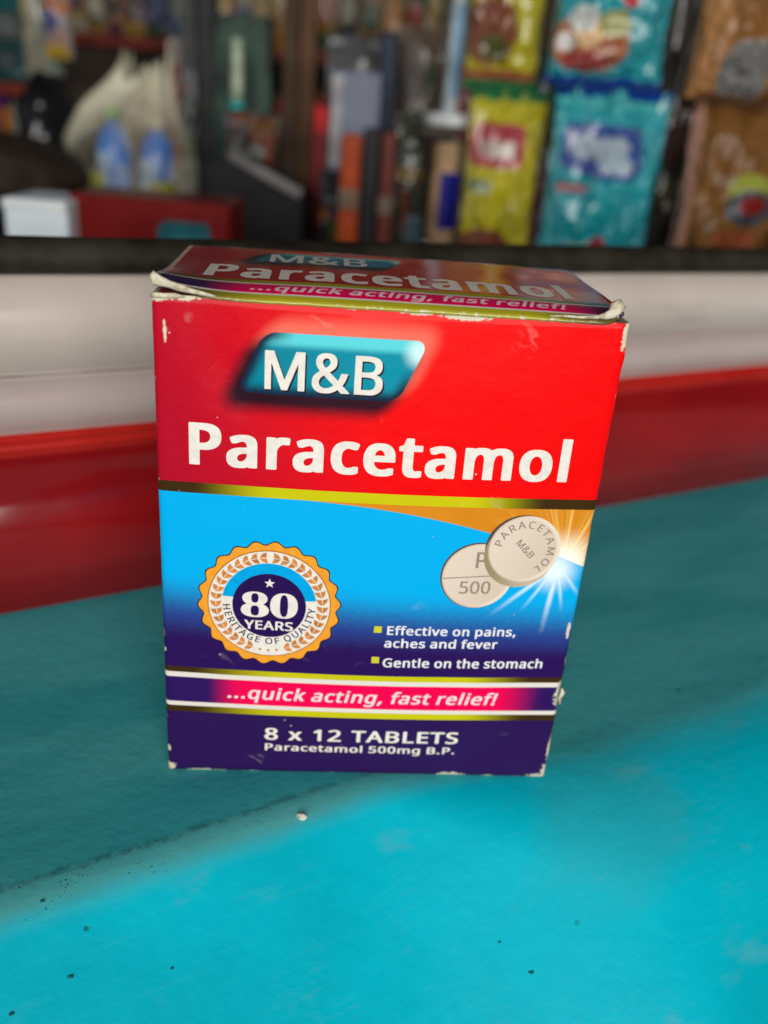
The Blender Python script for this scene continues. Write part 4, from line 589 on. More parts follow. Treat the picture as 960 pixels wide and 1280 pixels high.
def front_print():
    # shadow under lettering (printed drop shadow)
    s = Ink(); s.text('M', 'M&B', 18.0, 84.15, 6.75, width=21.4); s.build('logo_letter_shadow', I_DARK, carton, lambda x, z, o: front_pt(x + 0.28, z - 0.28, 0.030 + o))
    s = Ink(); s.text('M', 'M&B', 18.0, 84.15, 6.75, width=21.4); s.build('logo_lettering', I_WHITE, carton, lambda x, z, o: front_pt(x, z, 0.055 + o))
    s = Ink(); s.text('T', 'Paracetamol', 5.2, 69.55, 7.85, width=69.6, track=0.035); s.build('title_lettering', I_WHITE, carton, on_front)
    # badge
    cx, cz = 20.4, 41.8; R = 13.2
    n = 22; L = []
    for i in range(n * 8):
        a = 2 * math.pi * i / (n * 8); k = (0.5 + 0.5 * math.cos(a * n)) ** 0.9; L.append((cx + (R - 0.55 + 0.85 * k) * math.cos(a + 0.07), cz + (R - 0.55 + 0.85 * k) * math.sin(a + 0.07)))
    s = Ink(); s.poly([(cx + (p[0] - cx) * 1.018, cz + (p[1] - cz) * 1.018) for p in L]); s.build('badge_outline', I_DARK, carton, lambda x, z, o: front_pt(x, z, 0.02 + o))
    s = Ink(); s.poly(L); s.build('badge_scalloped_rim', I_ORG, carton, lambda x, z, o: front_pt(x, z, 0.035 + o))
    s = Ink(); s.disc(cx, cz, 11.75); s.build('badge_rim_line', I_BRN, carton, lambda x, z, o: front_pt(x, z, 0.05 + o))
    s = Ink(); s.disc(cx, cz, 11.5); s.build('badge_ground', I_CREAM, carton, lambda x, z, o: front_pt(x, z, 0.065 + o))
    top = [(cx + 9.0 * math.cos(math.radians(a)), cz + 9.0 * math.sin(math.radians(a))) for a in range(9, 172, 3)] + \
          [(cx + 6 * math.cos(math.radians(a)), cz + 6 * math.sin(math.radians(a))) for a in range(168, 11, -4)]
    s = Ink(); s.poly(top); s.build('badge_blue_arc', I_SKY, carton, lambda x, z, o: front_pt(x, z, 0.085 + o))
    s = Ink(); s.disc(cx, cz - 0.2, 7.0, n=64); s.build('badge_navy_disc', I_NAVY, carton, lambda x, z, o: front_pt(x, z, 0.105 + o))
    s = Ink()
    for i in range(2 * 17):
        side = 1 if i < 17 else -1; j = i % 17
        a = math.radians(90 - side * (7 + 152 * j / 16.0)); rr = 10.15
        o = Vector((cx + rr * math.cos(a), cz + rr * math.sin(a)))
        tan = Vector((math.sin(a), -math.cos(a))) * side * -1      # points towards the top of the badge
        rad = Vector((math.cos(a), math.sin(a)))
        for q in (-1, 1):
            b0 = o + rad * (0.0 * q) - tan * 0.35
            tip = o + rad * (1.12 * q) + tan * 0.72
            m1 = o + rad * (0.85 * q) - tan * 0.15; m2 = o + rad * (0.08 * q) + tan * 0.55; b0 = o + rad * (0.05 * q) - tan * 0.75
            s.poly([tuple(b0), tuple(m1), tuple(tip), tuple(m2)])
    for k in (-1.6, 0, 1.6): s.disc(cx + k, cz - 10.3 + 0.06 * k * k, 0.28, n=8)
    s.build('badge_laurel', I_MIX, carton, lambda x, z, o: front_pt(x, z, 0.09 + o))
    s = Ink(); s.arc('R', 'HERITAGE OF QUALITY', cx, cz, 8.85, 1.42, 181, 359, inward=True, sx=0.98); s.build('badge_motto_lettering', I_NAVY, carton, lambda x, z, o: front_pt(x, z, 0.10 + o))
    s = Ink()
    s.text('F', '80', cx - 5.45, cz - 2.75, 5.5, width=11.0)
    s.text('B', 'YEARS', cx - 4.6, cz - 5.55, 2.0, width=9.4)
    st = [(cx + (1.05 if i % 2 == 0 else 0.45) * math.sin(math.pi * i / 5), cz + 4.75 + (1.05 if i % 2 == 0 else 0.45) * math.cos(math.pi * i / 5)) for i in range(10)]
    s.poly(st); s.build('badge_lettering', I_WHITE, carton, lambda x, z, o: front_pt(x, z, 0.125 + o))
    # tablets
    def tab(name, cx, cz, r, parent_off, thick):
        m = material(name + '_ink', rough=0.33, coat=0.2)
        x, y, z = coords(); d = ((x - cx) ** 2.0 + (z - cz) ** 2.0) ** 0.5
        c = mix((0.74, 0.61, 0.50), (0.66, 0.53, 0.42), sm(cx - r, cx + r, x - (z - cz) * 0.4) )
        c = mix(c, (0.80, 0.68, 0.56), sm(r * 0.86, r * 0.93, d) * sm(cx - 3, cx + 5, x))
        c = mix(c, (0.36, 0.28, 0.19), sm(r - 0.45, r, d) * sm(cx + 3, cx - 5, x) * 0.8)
        setc(m, c)
        e = material(name + '_edge_ink', rough=0.33, coat=0.2); x, y, z = coords()
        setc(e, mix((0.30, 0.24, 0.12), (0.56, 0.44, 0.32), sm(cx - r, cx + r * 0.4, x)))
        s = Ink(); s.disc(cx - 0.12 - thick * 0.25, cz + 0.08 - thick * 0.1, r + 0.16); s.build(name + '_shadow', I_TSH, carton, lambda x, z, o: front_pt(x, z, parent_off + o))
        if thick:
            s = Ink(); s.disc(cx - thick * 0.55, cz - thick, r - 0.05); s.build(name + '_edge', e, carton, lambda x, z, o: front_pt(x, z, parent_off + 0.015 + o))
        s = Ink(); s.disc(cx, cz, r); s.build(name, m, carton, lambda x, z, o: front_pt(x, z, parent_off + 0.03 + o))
    tab('lower_tablet_print', 59.6, 49.8, 6.9, 0.03, 0.0)
    s = Ink(); s.poly([(53.0, 49.2), (66.2, 50.1), (66.2, 50.32), (53.0, 49.42)])
    s.text('R', '500', 56.2, 46.0, 2.7, width=6.4); s.text('R', 'P', 58.6, 51.6, 3.4, width=2.8)
    s.build('lower_tablet_imprint', I_GREY, carton, lambda x, z, o: front_pt(x, z, 0.08 + o))
    tab('upper_tablet_print', 67.9, 55.7, 7.0, 0.10, 1.15)
    s = Ink(); s.arc('R', 'PARACETAMOL', 67.9, 55.7, 4.45, 1.5, 176, -62, sx=1.05)
    a = -0.78
    ex = Vector((math.cos(a), math.sin(a))); ez = Vector((-math.sin(a), math.cos(a))); o_ = Vector((65.9, 57.0)); xx = 0
    for c in 'M&B':
        ad, LL = GLYPHS['R'][c]
        s.add([[tuple(o_ + ex * ((xx + L[i] / 500) * 1.45) + ez * (L[i + 1] / 500 * 1.45)) for i in range(0, len(L), 2)] for L in LL]); xx += ad / 500
    s.build('upper_tablet_imprint', I_GREY, carton, lambda x, z, o: front_pt(x, z, 0.15 + o))
    # copy
    s = Ink()
    s.text('B', 'Effective on pains,', 43.1, 36.3, 2.0, width=26.0, track=0.02)
    s.text('B', 'aches and fever', 42.9, 33.35, 2.0, width=22.7, track=0.02)
    s.text('B', 'Gentle on the stomach', 42.9, 28.6, 2.15, width=32.8, track=0.02)
    s.build('claims_lettering', I_LILAC, carton, on_front)
    s = Ink()
    for x, z in ((40.7, 36.7), (40.7, 29.5)): s.poly([(x, z), (x + 1.5, z), (x + 1.5, z + 1.5), (x, z + 1.5)])
    s.build('bullet_squares', I_YEL, carton, on_front)
    s = Ink(); s.text('B', '...quick acting, fast relief!', 12.2, 19.35, 2.95, width=54.9, shear=0.2, track=0.03); s.build('slogan_lettering', ink('pink_white_ink', (0.85, 0.66, 0.70)), carton, on_front)
    s = Ink(); s.text('B', '8 x 12 TABLETS', 19.9, 8.95, 3.1, width=40.7, track=0.03, space=0.45)
    s.text('B', 'Paracetamol 500mg B.P.', 19.9, 6.05, 1.85, width=40.3, track=0.03); s.build('contents_lettering', I_WHITE, carton, on_front)
front_print()

# ------------------------------------------------------------------ lid
def lid_z(x, y):
    c = max(0.0, (15 - x) / 15)
    return 100.6 - 1.45 * math.exp(-(y + 0.7) / 2.6) + 0.45 * math.sin(math.pi * max(0, min(1, x / W))) * min(1, (y + 1) / 8) \
        + 1.6 * c ** 2 * math.exp(-(max(y, 0) / 10) ** 2) + 0.12 * mnoise.noise(Vector((x * 0.09, y * 0.09, 8)))
def lid_mat():
    m = material('printed_lid_board', rough=0.22, spec=0.6, coat=0.5)
    m.node_tree.nodes['Principled BSDF'].inputs['Coat Roughness'].default_value = 0.06
    x, y, z = coords(); p = vec(x, y, z)
    col = mix((0.46, 0.006, 0.02), (0.62, 0.004, 0.004), sm(0, 50, x))
    zz = (y - 31.6) * 0.62 + 88.6
    col = logo_colour(col, x, zz, 28.5, 88.6, 13.6, 3.4, 0.5, 0.75)
    g2 = mix(gold(x, 5, 22, 62, 76), (0.20, 0.17, 0.03), 0.45)  # same gold ink as the front, dimmed to put the lid's shade into it
    mag = mix((0.03, 0.008, 0.08), (0.80, 0.0, 0.10), sm(7, 17, x) * sm(78, 68, x))
    paper = (0.72, 0.66, 0.60)
    for (y0, c) in ((7.9, g2), (6.0, paper), (5.3, mag), (1.3, paper), (0.9, g2)):
        col = mix(col, c, N.op('LESS_THAN', y, y0))
    n1 = nz(p, 0.9, 5, 0.65)
    ed = nmin(nmin(x, W - x), nmin(y + 0.7, DEP - y))
    col = mix(col, (0.66, 0.58, 0.46), sm(0.5, 0.1, ed) * sm(0.55, 0.68, n1))
    setc(m, col); bump(m, nz(p, 0.08, 3) + n1 * 0.04, 0.4, 0.0006)
    return m
def build_lid():
    V, F = [], []; nx, ny = 70, 40; T = 0.45
    ys = [-0.7 + 0.5 * j for j in range(12)] + [5.3 + (DEP - 5.3) * j / (ny - 13) for j in range(1, ny - 11)]
    ny = len(ys)
    for lay in (0, 1):
        for y in ys:
            for i in range(nx + 1):
                x = 0.2 + (W - 0.9) * i / nx
                # front corners are torn away; left edge tapers a little
                yy = y
                fr = math.exp(-(y + 0.7) / 2.0)
                yy += fr * (3.2 * math.exp(-((x - 0) / 4.5) ** 2) + 0.15 * mnoise.noise(Vector((x * 0.5, 1, 1))) + 4.2 * math.exp(-((x - W) / 2.2) ** 2))
                V.append((x / 1000, yy / 1000, (lid_z(x, yy) - (T if lay else 0)) / 1000))
    n = nx + 1; o = ny * n
    for j in range(ny - 1):
        for i in range(nx):
            a = j * n + i
            F.append((a, a + 1, a + n + 1, a + n)); F.append((o + a, o + a + n, o + a + n + 1, o + a + 1))
    for i in range(nx):
        F.append((i, o + i, o + i + 1, i + 1)); b = (ny - 1) * n + i; F.append((b, b + 1, o + b + 1, o + b))
    for j in range(ny - 1):
        a = j * n; F.append((a, a + n, o + a + n, o + a)); a += nx; F.append((a, o + a, o + a + n, a + n))
    lid = from_data('lid', V, F, lid_mat(), carton)
    def on_lid(x, y, off): return Vector((x / 1000, y / 1000, (lid_z(x, y) + 0.05 + off) / 1000))
    s = Ink(); s.text('T', 'Paracetamol', 6.6, 9.3, 12.2, width=67.0, track=0.035); s.build('lid_title_lettering', I_WHITE, lid, on_lid)
    s = Ink(); s.text('M', 'M&B', 16.8, 26.8, 8.6, width=20.0); s.build('lid_logo_lettering', ink('dull_white_ink', (0.62, 0.60, 0.56)), lid, on_lid)
    s = Ink(); s.text('B', '...quick acting, fast relief!', 15.6, 2.3, 2.5, width=54.0, shear=0.3, track=0.03); s.build('lid_slogan_lettering', ink('lid_pink_ink', (0.80, 0.55, 0.62)), lid, on_lid)
build_lid()

# inner dust flap seen through the gap at the left
def flap():
    m = material('dust_flap_board', rough=0.6)
    x, y, z = coords(); setc(m, mix((0.33, 0.008, 0.016), (0.36, 0.31, 0.28), sm(9.6, 9.9, x - y * 0.25)))
    V = []; F = []
    for lay in (0, 0.4):
        for j in range(6):
            for i in range(9):
                x = 0.7 + 30 * i / 8; y = 0.7 + 38 * j / 5
                V.append((x / 1000, y / 1000, (98.6 - lay + 0.5 * math.sin(i)) / 1000))
    for lay in (0, 54):
        for j in range(5):
            for i in range(8):
                a = lay + j * 9 + i; F.append((a, a + 1, a + 10, a + 9) if lay == 0 else (a, a + 9, a + 10, a + 1))
    from_data('dust_flap', V, F, m, carton)
flap()

# torn, curled paper at the two front corners of the lid
TORN = material('torn_paper', rough=0.8, spec=0.2)
x_, y_, z_ = coords(); setc(TORN, mix((0.42, 0.34, 0.22), (0.70, 0.63, 0.48), sm(0.3, 0.6, nz(vec(x_, y_, z_), 0.8, 4)))); bump(TORN, nz(vec(x_, y_, z_), 1.2, 4), 0.5, 0.0004)
def torn_strip(name, path, widths, roll=0.6, seed=0):
    """paper strip rolled about a path, given in carton millimetres"""
    V, F = [], []; nc = 9; n = len(path)
    for i, (p, w_) in enumerate(zip(path, widths)):
        p = Vector(p); q = Vector(path[min(i + 1, n - 1)]) - Vector(path[max(i - 1, 0)]); q.normalize()
        a1 = q.cross(Vector((0, 1, 0.2))).normalized(); a2 = q.cross(a1).normalized()
        for k in range(nc):
            a = 2 * math.pi * k / nc
            rr = w_ * (1 + 0.45 * mnoise.noise(Vector((i * 0.6, math.cos(a) * 1.2 + seed, math.sin(a) * 1.2))))
            c = p + a1 * rr * math.cos(a) + a2 * rr * roll * math.sin(a)
            V.append(c / 1000)
    for i in range(n - 1):
        for k in range(nc):
            b = (k + 1) % nc; F.append((i * nc + k, i * nc + b, (i + 1) * nc + b, (i + 1) * nc + k))
    F.append(tuple(reversed(range(nc)))); F.append(tuple((n - 1) * nc + k for k in range(nc)))
    return from_data(name, V, F, TORN, carton)
torn_strip('torn_edge', [(0.2, 0.2, 101.3), (0.6, 0.0, 101.4), (1.6, -0.2, 101.2), (3.0, -0.4, 100.8), (4.8, -0.7, 100.4), (6.8, -0.9, 100.0), (8.8, -1.0, 99.7), (10.8, -1.0, 99.4)],
           [0.7, 1.15, 1.0, 0.75, 0.6, 0.45, 0.3, 0.1], 0.5)
torn_strip('torn_edge', [(74.4, -0.3, 99.9), (75.6, -0.4, 100.1), (76.6, -0.3, 100.6), (77.2, 0.2, 101.2), (77.8, 0.6, 101.9), (77.6, 1.0, 102.6)],
           [0.25, 0.55, 0.9, 1.25, 1.2, 0.6], 0.75, 4)
torn_strip('torn_edge', [(66.0, -0.9, 99.7), (68.5, -1.05, 99.85), (71.0, -1.0, 99.8), (74.5, -0.6, 99.9)], [0.08, 0.2, 0.22, 0.35], 0.6, 7)
torn_strip('torn_edge', [(-0.1, 0.2, 98.7), (0.8, -0.2, 98.9), (2.2, -0.3, 98.9), (4.0, -0.3, 99.0), (5.6, -0.35, 98.9)], [0.3, 0.5, 0.4, 0.45, 0.1], 0.6, 9)
torn_strip('torn_edge', [(80.5, -0.1, 23.6), (80.9, 0.1, 22.4), (80.5, 0.2, 21.0), (80.8, 0.3, 19.4)], [0.15, 0.5, 0.4, 0.2], 0.6, 11)

CR = simple('crumb_paper', (0.78, 0.72, 0.60), 0.8, var=0.1)
crumb('paper_crumb', 377, 1022, 0.0011, CR, 'small white crumb of paper on the teal counter edge below the carton', z=-0.001, cat='crumb', seed=4)
GR = simple('dark_grit', (0.02, 0.20, 0.23), 0.7, var=0.5, scale=900)
for i, (px, py, sz, lb) in enumerate(((88, 1222, 0.00050, 'dark grit grain near the lower left corner of the teal counter'), (14, 1268, 0.00045, 'dark grit grain at the very bottom left of the teal counter'),
        (215, 1211, 0.00035, 'tiny grit grain right of the one near the lower left corner'), (53, 1127, 0.00038, 'dark grit grain on the worn counter edge at the far left'),
        (664, 1216, 0.00048, 'dark grit grain on the bright teal slope at lower right'), (624, 1178, 0.00034, 'tiny grit grain just above the one at lower right'), (952, 826, 0.00040, 'tiny grit grain at the far right of the teal counter'))):
    crumb('grit_grain', px, py, sz, GR, lb, cat='grit', seed=20 + i)

# ================================================================== the shop behind, out of focus
def flat_box(name, x0, x1, y0, y1, z0, z1, mat, kind='structure'):
    bm = box_bm(x1 - x0, y1 - y0, z1 - z0, 0.002, ((x0 + x1) / 2, (y0 + y1) / 2, (z0 + z1) / 2))
    return tag(from_bm(name, bm, mat, smooth=False), kind=kind)
M_WALL = simple('dark_brown_wall', (0.045, 0.032, 0.024), 0.7, var=0.5, scale=5)
M_WOOD = simple('dark_shelf_wood', (0.030, 0.020, 0.014), 0.5, var=0.4, scale=30)
flat_box('back_wall', -2.2, 2.2, 2.2, 2.25, -1.0, 1.9, M_WALL)
flat_box('wall_left', -2.2, -2.15, 0.2, 2.2, -1.0, 1.9, M_WALL)
flat_box('wall_right', 2.15, 2.2, 0.2, 2.2, -1.0, 1.9, M_WALL)
flat_box('ceiling', -2.2, 2.2, 0.2, 2.25, 1.9, 1.95, M_WALL)
flat_box('floor', -2.2, 2.2, -2.6, 2.25, -1.05, -1.0, simple('grey_floor', (0.10, 0.095, 0.09), 0.8, var=0.3, scale=8))
# dark table top behind the panel; the goods stand on it
SZ = 0.030
bm = bmesh.new()
pts = [(-0.56, -0.06), (0.83, 0.745), (0.83, 1.05), (-0.9, 1.05), (-0.9, -0.06)]
vs = [[bm.verts.new((x, y + 0.012 if k in (0, 1) else y, z)) for k, (x, y) in enumerate(pts)] for z in (SZ - 0.02, SZ)]
bm.faces.new(vs[0][::-1]); bm.faces.new(vs[1])
for i in range(5): bm.faces.new((vs[0][i], vs[0][(i + 1) % 5], vs[1][(i + 1) % 5], vs[1][i]))
tag(from_bm('rear_table_top', bm, M_WOOD, smooth=False), kind='structure')

def span(x0, x1, y0, y1, Y):
    a = at((x0 + x1) / 2, y0, Y); b = at((x0 + x1) / 2, y1, Y)
    l = at(x0, (y0 + y1) / 2, Y); r = at(x1, (y0 + y1) / 2, Y)
    return (l.x + r.x) / 2, (r - l).length, a.z, b.z
def goods(name, label, cat, px, Y, mat, depth=0.03, bev=0.002, rest=None, rz=0.0, group=None, extra=None, smooth=False):
    """upright packet or box standing at its own distance; rest = height of the surface under it"""
    cx, wd, zt, zb = span(*px, Y)
    if rest is not None: zb = rest
    h = zt - zb
    t = empty(name, (cx, Y, zb), rz, label, cat, group)
    bm = box_bm(wd, depth, h, min(bev, wd * 0.3, depth * 0.3), (0, depth / 2, h / 2))
    b = from_bm('body', bm, mat, t, smooth)
    for (pn, u0, u1, v0, v1, m2) in (extra or []):
        bm = box_bm(wd * (u1 - u0), 0.0016, h * (v1 - v0), 0.0005, (wd * ((u0 + u1) / 2 - 0.5), -0.0006, h * (v0 + v1) / 2))
        from_bm(pn, bm, m2, t, False)
    return t
_rf = random.Random(11)
PAL = [(0.50, 0.42, 0.30), (0.40, 0.05, 0.03), (0.03, 0.09, 0.25), (0.05, 0.16, 0.06), (0.45, 0.28, 0.03), (0.02, 0.02, 0.025), (0.32, 0.34, 0.36), (0.30, 0.12, 0.03)]
def packet(name, label, cat, px, Y, c, fat=0.012, rest=None, group=None, seed=0, n=4):
    """printed film packet with its own patches of colour"""
    fe = [(_rf.uniform(0.2, 0.8), _rf.uniform(0.1, 0.95), _rf.uniform(0.15, 0.5), _rf.uniform(0.05, 0.16), tuple(v * _rf.uniform(0.4, 1.0) for v in _rf.choice(PAL)), _rf.choice((2, 3, 6)), 0.6) for _ in range(n)]
    return pouch(name, label, cat, px, Y, pouch_mat('film_' + name + str(seed), c, fe), fat, group, seed=seed, rest=rest)
def gs(c, rough=0.45, coat=0.0, var=0.3, scale=40): return simple('goods_%02x%02x%02x' % tuple(int(v * 255) for v in c), sat(tuple(v * 0.72 for v in c), 1.35), rough, coat * 0.4, var, scale)

def sat(c, k=1.3):
    m_ = sum(c) / 3
    return tuple(max(0.002, m_ + (v - m_) * k) for v in c)
def pouch_mat(name, base, feats, rough=0.12, base2=None, gloss=1.0):
    base = sat(base, 1.2)
    m = material(name, rough=rough + 0.06, spec=0.7 * gloss, coat=0.9 * gloss)
    x, y, z = coords('Generated', 1.0); p = vec(x, y, z)
    col = mix(base, base2 or tuple(v * 0.6 for v in base), nz(p, 3, 3))
    for (cx, cz, rx, rz_, c, pw, soft) in feats:
        q = (((x - cx).abs() * (1 / rx)) ** pw + ((z - cz).abs() * (1 / rz_)) ** pw) ** (1.0 / pw)
        q = q + (nz(p, 9, 3) - 0.5) * soft
        col = mix(col, c, sm(1.05, 0.92, q))
    setc(m, col)
    bump(m, nz(vec(x * 1.2, y, z), 7, 3) + nz(vec(x * 2.5, y, z * 0.8), 4, 2) * 0.8 + nz(vec(x * 3, y, z * 2), 9, 2) * 0.3, 1.0, 0.010)
    return m
def pouch(name, label, cat, px, Y, mat, fat=0.014, group=None, lean=0.0, seed=0, tilt=0.0, seal=None, rest=None):
    cx, wd, zt, zb = span(*px, Y)
    if rest is not None: zb = rest
    h = zt - zb; V, F = [], []; nx, nz_ = 26, 34
    for s in (-1, 1):
        for j in range(nz_ + 1):
            v = j / nz_
            for i in range(nx + 1):
                u = i / nx
                e = (max(0.0, math.sin(math.pi * u)) ** 0.55) * (max(0.0, math.sin(math.pi * min(1, max(0, (v - 0.05) / 0.9)))) ** 0.5)
                f = fat * e + 0.0006
                wv = 0.26 * fat * mnoise.noise(Vector((u * 3 + seed, v * 4, s))) * (0.3 + e) + 0.20 * fat * mnoise.noise(Vector((u * 8 + seed, v * 7, s)))
                xx = (u - 0.5) * wd * (1 - 0.05 * math.sin(math.pi * v)) + tilt * v * h
                V.append((xx, s * f + wv + 0.02, v * h))
    n = nx + 1; o = n * (nz_ + 1)
    for j in range(nz_):
        for i in range(nx):
            a = j * n + i; F.append((a, a + 1, a + n + 1, a + n)); F.append((o + a, o + a + n, o + a + n + 1, o + a + 1))
    for i in range(nx): F.append((i, o + i, o + i + 1, i + 1)); b = nz_ * n + i; F.append((b, b + 1, o + b + 1, o + b))
    for j in range(nz_): a = j * n; F.append((a, a + n, o + a + n, o + a)); a += nx; F.append((a, o + a, o + a + n, a + n))
    t = empty(name, (cx, Y, zb), 0, label, cat, group)
    from_data('pouch_film', V, F, mat, t)
    if seal:
        for k, z0 in enumerate((0.0, h - 0.006)):
            V, F = [], []
            ns = 40
            for i in range(ns + 1):
                u = i / ns; yy = 0.02 + 0.0008 * (1 if i % 2 else -1)
                for z in (z0, z0 + 0.006):
                    for s in (-0.0016, 0.0016): V.append(((u - 0.5) * wd * 0.99 + tilt * z, yy + s, z))
            for i in range(ns):
                a = i * 4
                F += [(a, a + 4, a + 6, a + 2), (a + 1, a + 3, a + 7, a + 5), (a + 2, a + 6, a + 7, a + 3), (a, a + 1, a + 5, a + 4)]
            from_data('crimped_seal', V, F, seal, t, False)
    return t

# ---- right: strips of sachets
Y_ = 0.60
yel = (0.60, 0.52, 0.015)
m_yel1 = pouch_mat('yellow_sachet_upper', yel, [(0.30, 0.42, 0.34, 0.26, (0.22, 0.055, 0.015), 2, 0.5), (0.35, 0.3, 0.2, 0.1, (0.10, 0.10, 0.02), 2, 0.5), (0.55, 0.1, 0.6, 0.05, (0.35, 0.10, 0.03), 2, 0.6), (0.5, 0.02, 0.6, 0.05, (0.03, 0.16, 0.06), 6, 0.1)], base2=(0.38, 0.36, 0.01))
m_yel2 = pouch_mat('yellow_sachet_lower', yel, [(0.40, 0.72, 0.36, 0.12, (0.42, 0.05, 0.06), 5, 0.15), (0.40, 0.70, 0.24, 0.045, (0.50, 0.38, 0.32), 5, 0.6), (0.22, 0.50, 0.15, 0.035, (0.22, 0.30, 0.16), 3, 0.3),
               (0.35, 0.13, 0.42, 0.14, (0.20, 0.05, 0.02), 2, 0.6), (0.5, 0.02, 0.3, 0.08, (0.10, 0.05, 0.03), 2, 0.6)], base2=(0.36, 0.33, 0.01))
sealy = gs((0.05, 0.20, 0.09))
pouch('yellow_sachet', 'yellow food sachet with a brown food picture, upper of the two yellow ones', 'sachet', (588, 686, -70, 112), Y_ + 0.005, m_yel1, 0.011, 'strip of yellow sachets', seed=1, seal=sealy)
pouch('yellow_sachet', 'yellow food sachet with a red label, lower of the two yellow ones', 'sachet', (582, 680, 113, 305), Y_, m_yel2, 0.012, 'strip of yellow sachets', seed=2, seal=sealy, rest=SZ)
teal = (0.006, 0.36, 0.42)
m_t1 = pouch_mat('teal_sachet_upper', teal, [(0.33, 0.30, 0.31, 0.21, (0.42, 0.13, 0.05), 2.5, 0.5), (0.30, 0.36, 0.13, 0.10, (0.85, 0.55, 0.28), 2, 0.4), (0.12, 0.30, 0.08, 0.07, (0.80, 0.76, 0.72), 2, 0.3), (0.24, 0.47, 0.12, 0.10, (0.62, 0.66, 0.62), 2, 0.5),
              (0.30, 0.17, 0.22, 0.07, (0.30, 0.03, 0.02), 2, 0.5), (0.50, 0.45, 0.14, 0.10, (0.34, 0.34, 0.10), 2, 0.6), (0.60, 0.62, 0.07, 0.055, (0.55, 0.03, 0.03), 2, 0.1), (0.5, 0.0, 0.7, 0.055, (0.004, 0.06, 0.26), 8, 0.1)], base2=(0.005, 0.26, 0.31))
m_t2 = pouch_mat('teal_sachet_lower', teal, [(0.44, 0.72, 0.35, 0.115, (0.006, 0.05, 0.26), 6, 0.12), (0.52, 0.66, 0.28, 0.09, (0.006, 0.05, 0.26), 3, 0.1), (0.42, 0.72, 0.25, 0.055, (0.34, 0.42, 0.50), 5, 0.9), (0.56, 0.65, 0.16, 0.05, (0.30, 0.40, 0.48), 2, 0.9),
              (0.22, 0.52, 0.14, 0.022, (0.40, 0.12, 0.13), 4, 0.3), (0.30, 0.10, 0.28, 0.13, (0.36, 0.10, 0.04), 2, 0.5), (0.52, 0.22, 0.09, 0.07, (0.45, 0.04, 0.08), 2, 0.3), (0.40, 0.2, 0.12, 0.05, (0.45, 0.50, 0.12), 2, 0.6), (0.48, 0.11, 0.07, 0.05, (0.70, 0.70, 0.45), 2, 0.6),
              (0.5, 0.95, 0.5, 0.05, (0.03, 0.38, 0.40), 4, 0.5)], base2=(0.005, 0.25, 0.31))
sealt = gs((0.005, 0.06, 0.24))
pouch('teal_sachet', 'teal food sachet with a bowl of food picture, upper one of the teal strip', 'sachet', (697, 852, -75, 108), Y_ - 0.02, m_t1, 0.014, 'strip of teal sachets', seed=5, seal=sealt)
pouch('teal_sachet', 'teal food sachet with a dark blue oval label, lower one of the teal strip', 'sachet', (688, 836, 109, 312), Y_ - 0.025, m_t2, 0.015, 'strip of teal sachets', seed=6, seal=sealt, rest=SZ)
pouch('pink_sachet', 'narrow pink sachet wedged between the yellow and the teal sachets', 'sachet', (660, 700, 185, 305), Y_ + 0.035, pouch_mat('pink_film', (0.36, 0.10, 0.20), [(0.5, 0.95, 0.6, 0.15, (0.40, 0.36, 0.32), 4, 0.2)]), 0.006, seed=8, rest=SZ)
pouch('grey_sachet', 'pale grey film sachet above the narrow pink sachet', 'sachet', (664, 704, 60, 190), Y_ + 0.05, pouch_mat('grey_film', (0.20, 0.23, 0.22), [(0.5, 0.8, 0.6, 0.3, (0.03, 0.16, 0.16), 4, 0.2)]), 0.006, seed=9)
pouch('cream_sachet_strip', 'strip of cream plastic film hanging left of the yellow sachets', 'sachet strip', (572, 598, -60, 300), Y_ + 0.03, pouch_mat('cream_film', (0.42, 0.39, 0.28), [(0.5, 0.62, 0.5, 0.10, (0.40, 0.10, 0.10), 3, 0.6), (0.5, 0.5, 0.5, 0.07, (0.30, 0.08, 0.07), 3, 0.6)]), 0.006, seed=11, rest=SZ)
m_sack = pouch_mat('olive_sack', (0.055, 0.045, 0.030), [(0.5, 0.8, 0.3, 0.1, (0.16, 0.13, 0.10), 2, 0.8), (0.35, 0.5, 0.3, 0.1, (0.09, 0.03, 0.02), 2, 0.8), (0.6, 0.3, 0.3, 0.06, (0.16, 0.15, 0.08), 2, 0.9)], rough=0.35)
pouch('brown_film_bag', 'tall dark brown film bag between the teal sachets and the brown packs', 'bag', (828, 905, -60, 310), Y_ + 0.03, m_sack, 0.012, seed=12, rest=SZ)
m_b1 = pouch_mat('brown_pack_upper', (0.26, 0.12, 0.04), [(0.12, 0.5, 0.22, 0.6, (0.42, 0.20, 0.07), 3, 0.3), (0.55, 0.20, 0.28, 0.22, (0.20, 0.20, 0.19), 2.5, 0.3)], base2=(0.19, 0.085, 0.03), rough=0.25, gloss=0.35)
m_b2 = pouch_mat('brown_pack_lower', (0.20, 0.095, 0.03), [(0.62, 0.60, 0.22, 0.09, (0.28, 0.30, 0.04), 2, 0.3), (0.64, 0.52, 0.24, 0.09, (0.03, 0.05, 0.07), 2, 0.2), (0.66, 0.53, 0.15, 0.05, (0.22, 0.015, 0.01), 2, 0.3), (0.55, 0.36, 0.22, 0.04, (0.30, 0.07, 0.03), 3, 0.5), (0.05, 0.5, 0.06, 0.6, (0.36, 0.19, 0.14), 4, 0.2)], base2=(0.14, 0.06, 0.02), rough=0.3, gloss=0.25)
pouch('brown_pack', 'orange brown snack pack with a grey round patch, upper one at the far right', 'snack pack', (884, 1010, -70, 128), 0.56, m_b1, 0.014, 'brown snack packs at the far right', seed=15, seal=gs((0.12, 0.06, 0.03)))
